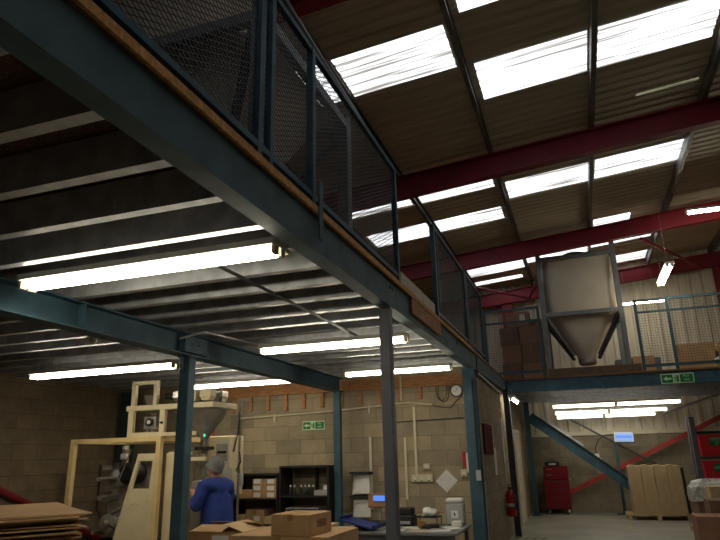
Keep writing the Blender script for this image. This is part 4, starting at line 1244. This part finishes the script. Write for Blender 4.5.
# ------------------------------------------------------------------ passage side wall
def ybox(y0, y1, z0, z1, x=-1.559, th=0.03):
    return MB().box(x, x + th, y0, y1, z0, z1)
t = thing('notice_board', 'dark maroon notice board high on the office side wall', 'board', (-1.55, 11.0, 1.6))
ybox(10.5, 11.5, 1.58, 2.06).build('board_panel', M['maroon'], t)
ybox(11.5, 11.54, 1.56, 2.08).build('board_edge', M['ivory'], t)
tag(ybox(11.64, 11.95, 1.2, 1.68, th=0.008).build('wall_notice', M['pale']), 'pale paper notice on the office side wall below the maroon board', 'paper')
tag(ybox(12.95, 13.12, 1.4, 2.25).build('wall_trunking', M['white']), 'white vertical trunking on the side wall before the near-black post', 'trunking')
tag(ybox(12.98, 13.06, 1.02, 1.39).build('wall_trunking', M['ivory']), 'narrow ivory trunking below the white one by the fire extinguisher', 'trunking')
t = thing('fire_extinguisher', 'red fire extinguisher hung low on the office side wall', 'fire extinguisher', (-1.46, 12.9, 0.42))
MB().lathe([(0.02, 0.42), (0.085, 0.425), (0.09, 0.45), (0.09, 0.8), (0.07, 0.87), (0.03, 0.9), (0.03, 0.92)], (-1.455, 12.75, 0), 20).build('cylinder_body', M['extred'], t, smooth=True)
MB().box(-1.49, -1.42, 12.72, 12.82, 0.921, 0.95).build('valve', M['black'], t)
MB().bar((-1.455, 12.75, 0.965), (-1.455, 12.6, 1.0), 0.02, 0.012).build('handle', M['black'], t)
MB().tube([(-1.455, 12.72, 0.93), (-1.39, 12.66, 0.9), (-1.37, 12.64, 0.75), (-1.36, 12.65, 0.55)], 0.012, 8).build('hose', M['black'], t, smooth=True)
MB().lathe([(0.0915, 0.6), (0.0915, 0.66)], (-1.455, 12.75, 0), 20).build('paper_label', M['greyp'], t, smooth=True)
d = MB().box(-1.558, -1.52, 15.25, 16.15, 0.003, 2.02)
dr = struct('door_1', d, M['pale'], label='pale door in the office side wall beyond the near-black post')
MB().box(-1.5585, -1.5, 15.15, 15.24, 0.003, 2.1).build('door_frame', M['ivory'], dr)
MB().box(-1.5585, -1.5, 16.16, 16.25, 0.003, 2.1).build('door_frame', M['ivory'], dr)
MB().box(-1.5585, -1.5, 15.241, 16.159, 2.03, 2.1).build('door_frame', M['ivory'], dr)
MB().tube([(-1.519, 15.35, 1.0), (-1.47, 15.35, 1.0), (-1.47, 15.46, 1.0)], 0.012, 8).build('door_handle', M['steel'], dr)
tag(MB().tube([(-1.53, 10.3, 2.86), (-1.53, 13.25, 2.78), (-1.53, 17.3, 2.8)], 0.02, 8).build('conduit_pipe', M['greyp']), 'grey conduit running along the top of the office side wall', 'conduit')

# ------------------------------------------------------------------ far bay
tr = MB().box(-1.5, 9.9, YG - 0.06, YG - 0.004, 1.98, 2.1)
tag(tr.build('cable_trunking', M['ivory'], bevel=0.004), 'long cream trunking along the top of the gable block wall', 'trunking')
t = thing('diagonal_strut', 'broad blue diagonal steel strut falling from the office wall towards the floor', 'strut', (1.0, 17.75, 0))
a, b = Vector((-1.33, 17.78, 2.5)), Vector((1.75, 17.78, 0.13))
MB().extrude(channel(0.27, 0.09, 0.012), a, b, (0, 0, 1)).build('channel_section', M['blue'], t)
MB().bar((1.55, 17.78, 0.008), (2.05, 17.78, 0.008), 0.25, 0.012).build('base_plate', M['blue'], t)
MB().bar(a + Vector((0.25, 0.14, 0.02)), a + Vector((1.3, 0.14, -0.78)), 0.05, 0.03).build('back_flat', M['galv'], t)
t = thing('tension_brace', 'bright red flat brace rising to the right across the gable wall', 'brace', (1, 18.4, 0))
MB().bar((-0.55, 18.45, 0.5), (3.75, 18.45, 2.5), 0.03, 0.115, (0, 0, 1)).build('brace_bar', M['brace_red'], t)
tag(MB().bar((-0.3, 18.3, 2.42), (1.95, 18.3, 1.05), 0.03, 0.05).build('steel_brace', M['dkgrey']), 'thin dark steel brace falling to the right behind the pallet of board', 'brace')
t = thing('monitor_stand', 'glowing blue-white screen on a dark pole by the gable wall', 'monitor', (0.78, 18.15, 0))
MB().box(0.74, 0.82, 18.1, 18.16, 0.016, 1.74).build('pole', M['dkblue'], t)
MB().box(0.58, 0.98, 17.98, 18.2, 0.001, 0.015).build('base_plate', M['dkblue'], t)
sc = MB().rbox((1.0, 18.06, 1.9), 0.47, 0.06, 0.25, 0, 0, 0.03).build('monitor_case', M['white'], t, bevel=0.008)
MB().rbox((1.0, 18.027, 1.905), 0.43, 0.004, 0.2, 0, 0, 0.03).build('screen', M['screenw'], sc)
MB().rbox((1.0, 18.023, 1.91), 0.4, 0.003, 0.055, 0, 0, 0.03).build('screen_banner', M['screen'], sc)
MB().rbox((1.02, 18.06, 1.765), 0.46, 0.05, 0.02, 0, 0, 0.03).build('screen_rim', M['tray'], sc)
t = thing('hanging_lead', 'black cable looping down to a plug beside the glowing screen', 'cable', (0.4, 18.2, 1.4))
MB().tube([(0.8, 18.15, 1.98), (0.55, 18.18, 1.97), (0.36, 18.2, 1.85), (0.27, 18.2, 1.65), (0.28, 18.2, 1.5)], 0.013, 8).build('lead', M['black'], t, smooth=True)
MB().box(0.23, 0.34, 18.16, 18.24, 1.4, 1.5).build('plug', M['white'], t, bevel=0.008)
MB().rbox((0.33, 18.2, 1.36), 0.12, 0.07, 0.07, 0, 0, 0.4).build('socket_end', M['greyp'], t, bevel=0.006)

# tool chest
t = thing('tool_chest', 'red rolling tool chest against the gable wall', 'tool chest', (-0.82, 18.2, 0))
MB().box(-1.14, -0.5, 17.98, 18.4, 0.13, 0.86).build('lower_cabinet', M['toolred'], t, bevel=0.012)
MB().box(-1.12, -0.5, 17.985, 18.4, 0.862, 1.2).build('upper_chest', M['toolred'], t, bevel=0.012)
for k, z in enumerate((0.2, 0.45, 0.66)):
    dr_ = MB().box(-1.1, -0.54, 17.97, 17.9795, z, z + (0.23 if k == 0 else 0.19)).build('drawer', M['toolred'], t, bevel=0.003)
    MB().bar((-1.0, 17.962, z + 0.16), (-0.64, 17.962, z + 0.16), 0.012, 0.014).build('handle', M['dkgrey'], dr_)
for z in (0.88, 1.03):
    dr_ = MB().box(-1.09, -0.53, 17.975, 17.984, z, z + 0.13).build('drawer', M['toolred'], t, bevel=0.003)
    MB().bar((-1.05, 17.968, z + 0.1), (-0.9, 17.968, z + 0.1), 0.012, 0.014).build('handle', M['steel'], dr_)
for x in (-1.07, -0.57):
    for y in (18.05, 18.33):
        MB().lathe([(0.05, -0.02), (0.055, -0.012), (0.055, 0.012), (0.05, 0.02)], (x, y, 0.056), 14, 'X').build('caster', M['steel'], t, smooth=True)
MB().tube([(-0.49, 18.05, 0.86), (-0.45, 18.05, 0.86), (-0.45, 18.33, 0.86), (-0.49, 18.33, 0.86)], 0.013, 8).build('push_handle', M['steel'], t)
t = thing('tool_case', 'small black tool case lying on the red tool chest', 'case', (-0.85, 18.15, 1.202))
MB().box(-1.08, -0.7, 18.02, 18.3, 1.202, 1.31).build('case_body', M['black'], t, bevel=0.015)
MB().box(-0.97, -0.78, 18.0, 18.0195, 1.23, 1.28).build('clasp_label', M['greyp'], t)
MB().tube([(-0.98, 18.02, 1.312), (-0.98, 18.0, 1.35), (-0.8, 18.0, 1.35), (-0.8, 18.02, 1.312)], 0.01, 8).build('handle', M['black'], t)

# pallet of tall board
plain_pallet(1.45, 17.1, 1.38, 0.9, 'wooden pallet carrying the tall tan boards by the gable wall')
BL = ['leftmost', 'second', 'third', 'rightmost']
for i in range(4):
    x0 = 0.93 + i * 0.284
    t = thing('board_pack', 'tall tan cardboard pack on the far pallet, %s of four' % BL[i], 'cardboard', (x0, 17.1, 0.124), 'tall tan cardboard packs on the far pallet')
    y0, y1 = 16.72, 17.4
    w = 0.2815
    MB().loft([[(x0, y0 - 0.03, 0.124), (x0 + w, y0 - 0.03, 0.124), (x0 + w, y1 - 0.02, 0.124), (x0, y1 - 0.02, 0.124)],
               [(x0 - 0.012, y0 + 0.05, 1.2), (x0 + w - 0.022, y0 + 0.05, 1.2), (x0 + w - 0.022, y1 + 0.03, 1.2), (x0 - 0.012, y1 + 0.03, 1.2)]]).build('board_stack', M['card5'], t, bevel=0.001)
    MB().box(x0 + 0.02, x0 + 0.14, y0 + 0.08, y0 + 0.5, 1.201, 1.225).build('loose_flap', M['card5'], t)
t = thing('edge_guard', 'black corner strip down the right side of the tall boards', 'strip', (2.09, 17.0, 0.124))
MB().bar((2.115, 16.75, 0.125), (2.095, 16.8, 1.15), 0.012, 0.06, (1, 0, 0)).build('corner_strip', M['black'], t)
tag(MB().box(0.65, 0.75, 14.9, 15.6, 0.0005, 0.003).build('floor_line', M['yellow']), 'faint yellow line painted on the concrete floor', 'floor marking')
def hazard(x0, x1, y0, y1, label):
    t = thing('hazard_tape', label, 'floor tape', ((x0 + x1) / 2, (y0 + y1) / 2, 0.001))
    n = 8
    for i in range(n):
        xa = x0 + (x1 - x0) * i / n
        xb = x0 + (x1 - x0) * (i + 1) / n
        s = (y1 - y0) * 0.6
        MB().add([(xa, y0, 0.0008), (xb, y0, 0.0008), (xb + s, y1, 0.0008), (xa + s, y1, 0.0008), (xa, y0, 0.003), (xb, y0, 0.003), (xb + s, y1, 0.003), (xa + s, y1, 0.003)],
                 [(0, 3, 2, 1), (4, 5, 6, 7), (0, 1, 5, 4), (1, 2, 6, 5), (2, 3, 7, 6), (3, 0, 4, 7)]).build('stripe', M['yellow'] if i % 2 else M['rubber'], t)
hazard(-1.3, -0.75, 18.02, 18.12, 'black and yellow hazard tape on the floor by the tool chest') if False else hazard(-1.45, -0.9, 17.2, 17.32, 'black and yellow hazard tape on the floor at the corner post')
hazard(-1.5, -0.85, 13.05, 13.2, 'black and yellow hazard tape on the floor by the near-black post')

# rack with red bins on the right
rk = thing('storage_rack', 'dark steel rack holding the red bins at the right edge', 'rack', (3.4, 15.5, 0))
for x in (2.27, 4.67):
    for y in (15.45, 15.8):
        MB().box(x - 0.055, x + 0.055, y - 0.05, y + 0.05, 0.001, 2.24).build('upright', M['grey_post'], rk, bevel=0.004)
for z in (0.5, 0.92, 1.4, 1.93):
    MB().box(2.326, 4.614, 15.45, 15.5, z - 0.05, z).build('beam', M['black' if z > 1.9 else 'dkgrey'], rk)
    MB().box(2.326, 4.614, 15.75, 15.8, z - 0.05, z).build('beam', M['dkgrey'], rk)
    MB().box(2.34, 4.6, 15.501, 15.749, z - 0.02, z - 0.004).build('rack_shelf', M['dkgrey'], rk)
BN = {0: ('top', 1.402, 0.46), 1: ('middle', 0.922, 0.4), 2: ('lower', 0.502, 0.36)}
for r in range(3):
    nm, z0, h = BN[r]
    for c in range(3):
        x0 = 2.36 + c * 0.72
        t = thing('storage_bin', 'red storage bin with a green label, %s shelf of the rack, %s from the upright' % (nm, ORD[c]), 'bin', (x0 + 0.34, 15.7, z0), 'red bins on the rack')
        x1 = x0 + 0.68
        y0, y1 = 15.44, 15.86
        mb = MB().loft([[(x0 + 0.03, y0 + 0.03, z0), (x1 - 0.03, y0 + 0.03, z0), (x1 - 0.03, y1, z0), (x0 + 0.03, y1, z0)],
                        [(x0, y0, z0 + h), (x1, y0, z0 + h), (x1, y1, z0 + h), (x0, y1, z0 + h)]])
        mb.build('bin_body', M['binred'], t, bevel=0.006)
        MB().box(x0 - 0.008, x1 + 0.008, y0 - 0.012, y0 - 0.0005, z0 + h - 0.035, z0 + h).build('bin_lip', M['binred'], t, bevel=0.003)
        lb = MB().box(x0 + 0.19, x0 + 0.47, y0 - 0.016, y0 - 0.0125, z0 + h - 0.24, z0 + h - 0.06).build('bin_label', M['green'], t)
        if r < 2:
            text_part(('GREEN\n27', 'GREEN\n28', 'GREEN\n29')[c] if r == 0 else ('GREEN', 'GREEN\n31', 'GREEN\n32')[c], 0.085, (x0 + 0.33, y0 - 0.0175, z0 + h - 0.145), (PI / 2, 0, 0), M['signw'], lb)
# boxes near the rack
carton(1.58, 2.38, 11.9, 12.5, 0.001, 0.52, 'reddish carton on the floor at the right edge, lid slightly open', 'card4', tape=False)
t = bpy.data.objects[-1] if False else None
carton(1.9, 2.6, 12.55, 13.1, 0.001, 0.72, 'brown carton behind the reddish carton at the right edge', 'card3', tape=True)
carton(2.08, 2.72, 13.4, 13.9, 0.001, 0.9, 'pale carton under the film-wrapped load at the right edge', 'card2', tape=True)
pl = plain_pallet(2.27, 14.45, 0.9, 0.8, 'small pallet under the film-wrapped load')
t = thing('wrapped_load', 'dark load under crumpled clear film beside the red bins', 'wrapped goods', (2.27, 14.42, 0.125))
MB().box(1.94, 2.62, 14.1, 14.74, 0.125, 0.72).build('dark_crate', M['card3'], t, bevel=0.01)
rnd = random.Random(4)
def film_ring(hw, hd, z, n=28):
    r = []
    for k in range(n):
        a = 2 * PI * k / n
        c_, s_ = math.cos(a), math.sin(a)
        q_ = 1.0 / max(abs(c_), abs(s_)) ** 0.8
        j_ = 1 + rnd.uniform(-0.07, 0.07)
        r.append((2.28 + hw * c_ * q_ * j_, 14.42 + hd * s_ * q_ * j_, z + rnd.uniform(-0.03, 0.03)))
    return r
MB().loft([film_ring(0.41, 0.39, 0.6), film_ring(0.42, 0.4, 0.72), film_ring(0.4, 0.37, 0.84), film_ring(0.33, 0.3, 0.93), film_ring(0.2, 0.17, 0.97), film_ring(0.05, 0.05, 0.98)]).build('film_wrap', M['film'], t)
blob('crumpled_film', (2.02, 13.62, 0.932), 0.2, M['film'], 'crumpled clear film heaped on the pale carton', 'film', 1.3, 1.0, 0.9, 0.35, 5) if False else None

# ceiling pipe under the far mezzanine
tag(MB().tube([(1.75, 15.3, 2.33), (2.2, 15.2, 2.48), (2.9, 15.1, 2.68), (3.5, 15.0, 2.85)], 0.03, 10).build('service_pipe', M['alu'], smooth=True), 'grey service pipe climbing to the right under the far mezzanine', 'pipe')

# ------------------------------------------------------------------ hopper
def hopper(cx, cy, w, d, zb, z_low, z_shoulder, z_top, z_post, label, stored=False):
    t = thing('bulk_hopper', label, 'hopper', (cx, cy, zb))
    hw, hd = w / 2, d / 2
    pw = 0.11
    for sx in (-1, 1):
        for sy in (-1, 1):
            x, y = cx + sx * (hw - pw / 2), cy + sy * (hd - pw / 2)
            MB().box(x - pw / 2, x + pw / 2, y - pw / 2, y + pw / 2, zb, (z_shoulder + 0.12 if stored and sy > 0 else z_post if sy < 0 else z_top + 0.15)).build('frame_post', M['frameg'], t, bevel=0.004)
    for zz in ((zb + 0.1, z_shoulder) if stored else (zb + 0.1, z_shoulder, z_top - 0.02)):
        fm = MB()
        fm.box(cx - hw + pw + 0.001, cx + hw - pw - 0.001, cy - hd, cy - hd + 0.07, zz - 0.045, zz + 0.045)
        fm.box(cx - hw + pw + 0.001, cx + hw - pw - 0.001, cy + hd - 0.07, cy + hd, zz - 0.045, zz + 0.045)
        for s in (-1, 1):
            xx = cx + s * (hw - 0.035)
            fm.box(xx - 0.035, xx + 0.035, cy - hd + pw + 0.001, cy + hd - pw - 0.001, zz - 0.045, zz + 0.045)
        fm.build('frame_ring', M['frameg'], t)
    # tank: rounded square body, cone bottom
    def ring(rx, ry, z, rr, n=8, ox=0.0, oy=0.0):
        pts = []
        for qx, qy, a0 in ((1, 1, 0), (-1, 1, 90), (-1, -1, 180), (1, -1, 270)):
            for k in range(n + 1):
                a = math.radians(a0 + 90 * k / n)
                pts.append((cx + ox + qx * (rx - rr) + rr * math.cos(a), cy + oy + qy * (ry - rr) + rr * math.sin(a), z))
        return pts
    bx, by = hw - 0.1, hd - 0.1
    rings = [ring(0.2, 0.2, z_low, 0.19), ring(0.22, 0.22, z_low + 0.1, 0.2), ring(bx * 0.97, by * 0.97, z_shoulder - 0.06, 0.42), ring(bx, by, z_shoulder + 0.05, 0.3),
             ring(bx, by, z_top - 0.1, 0.2), ring(bx - 0.03, by - 0.03, z_top - 0.02, 0.2), ring(bx * 0.55, by * 0.55, z_top + 0.1, 0.3)]
    if stored:
        o_ = dict(ox=-0.14, oy=-0.38)
        rings = rings[:3] + [ring(bx, by, z_shoulder, 0.3), ring(bx * 0.8, by * 0.48, z_shoulder + 0.04, 0.25, **o_), ring(bx * 0.8, by * 0.48, z_top - 0.15, 0.25, **o_), ring(bx * 0.7, by * 0.38, z_top, 0.25, **o_)]
    MB().loft(rings).build('tank', M['tank'], t, smooth=True)
    if not stored: MB().lathe([(0.3, z_top + 0.101), (0.33, z_top + 0.12), (0.33, z_top + 0.19), (0.28, z_top + 0.22)], (cx, cy, 0), 28).build('lid', M['black'], t, smooth=True)
    for sx in (-1, 1):
        for sy in (-1, 1):
            MB().bar((cx + sx * (hw - 0.12), cy + sy * (hd - 0.05), z_shoulder - 0.08), (cx + sx * 0.28, cy + sy * (hd * 0.42), z_low + 0.05), 0.06, 0.07).build('cone_strut', M['dkgrey'], t)
    MB().box(cx - 0.42, cx + 0.42, cy - 0.3, cy + 0.3, z_low + 0.12, z_low + 0.16).build('valve_ring', M['frameg'], t) if False else None
    MB().lathe([(0.16, z_low - 0.14), (0.2, z_low - 0.1), (0.2, z_low - 0.001)], (cx, cy, 0), 24).build('outlet_valve', M['alu'], t, smooth=True)
    return t
hopper(0.3, 15.35, 1.78, 1.5, ZD + 0.04, 3.64, 4.62, 6.0, 6.3, 'large white bulk hopper in a grey frame on the far mezzanine')

hs = hopper(-2.72, 4.14, 1.85, 1.78, ZD + 0.04, 3.5, 4.66, 6.05, 6.05, 'cream stored hopper in a dark frame right behind the near wire fences', stored=True)
MB().tube([(-1.76, 3.32, 4.95), (-1.74, 3.6, 4.88), (-1.75, 5.62, 4.8)], 0.03, 10).build('side_rail', M['frameg'], hs, smooth=True)

# cartons on the far mezzanine
DG = 'cartons on the far mezzanine'
zD = ZD + 0.039
NM = ['bottom row left', 'bottom row right', 'second row left', 'second row right', 'third row left', 'third row right', 'top']
k = 0
zz = zD
for r in range(3):
    for c in range(2):
        h = 0.44
        x0 = -1.62 + c * 0.46 + (0.02 if r == 1 else 0)
        carton(x0, x0 + 0.44, 15.0, 15.5, zz, zz + h - 0.004, 'dark brown carton behind the blue gate, %s' % NM[k], 'card4' if (r + c) % 2 else 'card3', DG, tape=True)
        k += 1
    zz += h
carton(-1.45, -0.9, 15.0, 15.5, zz, zz + 0.36, 'topmost brown carton behind the blue gate with torn white tape', 'card4', DG, tape=True, papers=((0.6, 0.4, 0.12, 0.16),))
zz = zD
for i in range(4):
    carton(-1.0 + 0.08, -0.62 - 0.03, 15.6, 16.0, zz, zz + 0.4, 'carton in the narrow stack left of the white hopper, %s from the deck' % ORD[i], 'card', DG, papers=((0.55, 0.4, 0.1, 0.12),), tape=False)
    zz += 0.402
carton(1.25, 1.7, 15.0, 15.5, zD, zD + 0.42, 'brown carton on the deck just right of the white hopper', 'card', DG)
carton(2.12, 2.82, 14.6, 15.2, zD, zD + 0.56, 'large tan open-topped carton behind the right railing', 'card', DG, tape=False)
carton(2.9, 3.6, 14.65, 15.25, zD, zD + 0.55, 'tan carton beside the large one at the right edge of the railing', 'card', DG, tape=False)
blob('film_bundle', (3.0, 14.45, zD), 0.17, M['film'], 'crumpled clear film bundle in front of the right railing carton', 'film', 1.4, 0.6, 0.9, 0.3, 8)
tag(MB().box(1.0, 2.05, 16.9, 17.3, zD, zD + 0.62).build('grey_cabinet', M['grey_post'], bevel=0.01), 'low grey cabinet on the deck behind the right railing', 'cabinet')

# ------------------------------------------------------------------ daylight outside the roof lights
w = bpy.data.worlds.new('world')
S.world = w
w.use_nodes = True
w.node_tree.nodes['Background'].inputs['Color'].default_value = (0.92, 0.96, 1.0, 1)
w.node_tree.nodes['Background'].inputs['Strength'].default_value = 4.2

# ------------------------------------------------------------------ sampling
S.cycles.use_denoising = True
try:
    S.cycles.denoiser = 'OPENIMAGEDENOISE'
except Exception:
    pass
S.cycles.max_bounces = 8
S.cycles.diffuse_bounces = 5
S.cycles.sample_clamp_indirect = 4.0
S.cycles.caustics_reflective = False
S.cycles.caustics_refractive = False
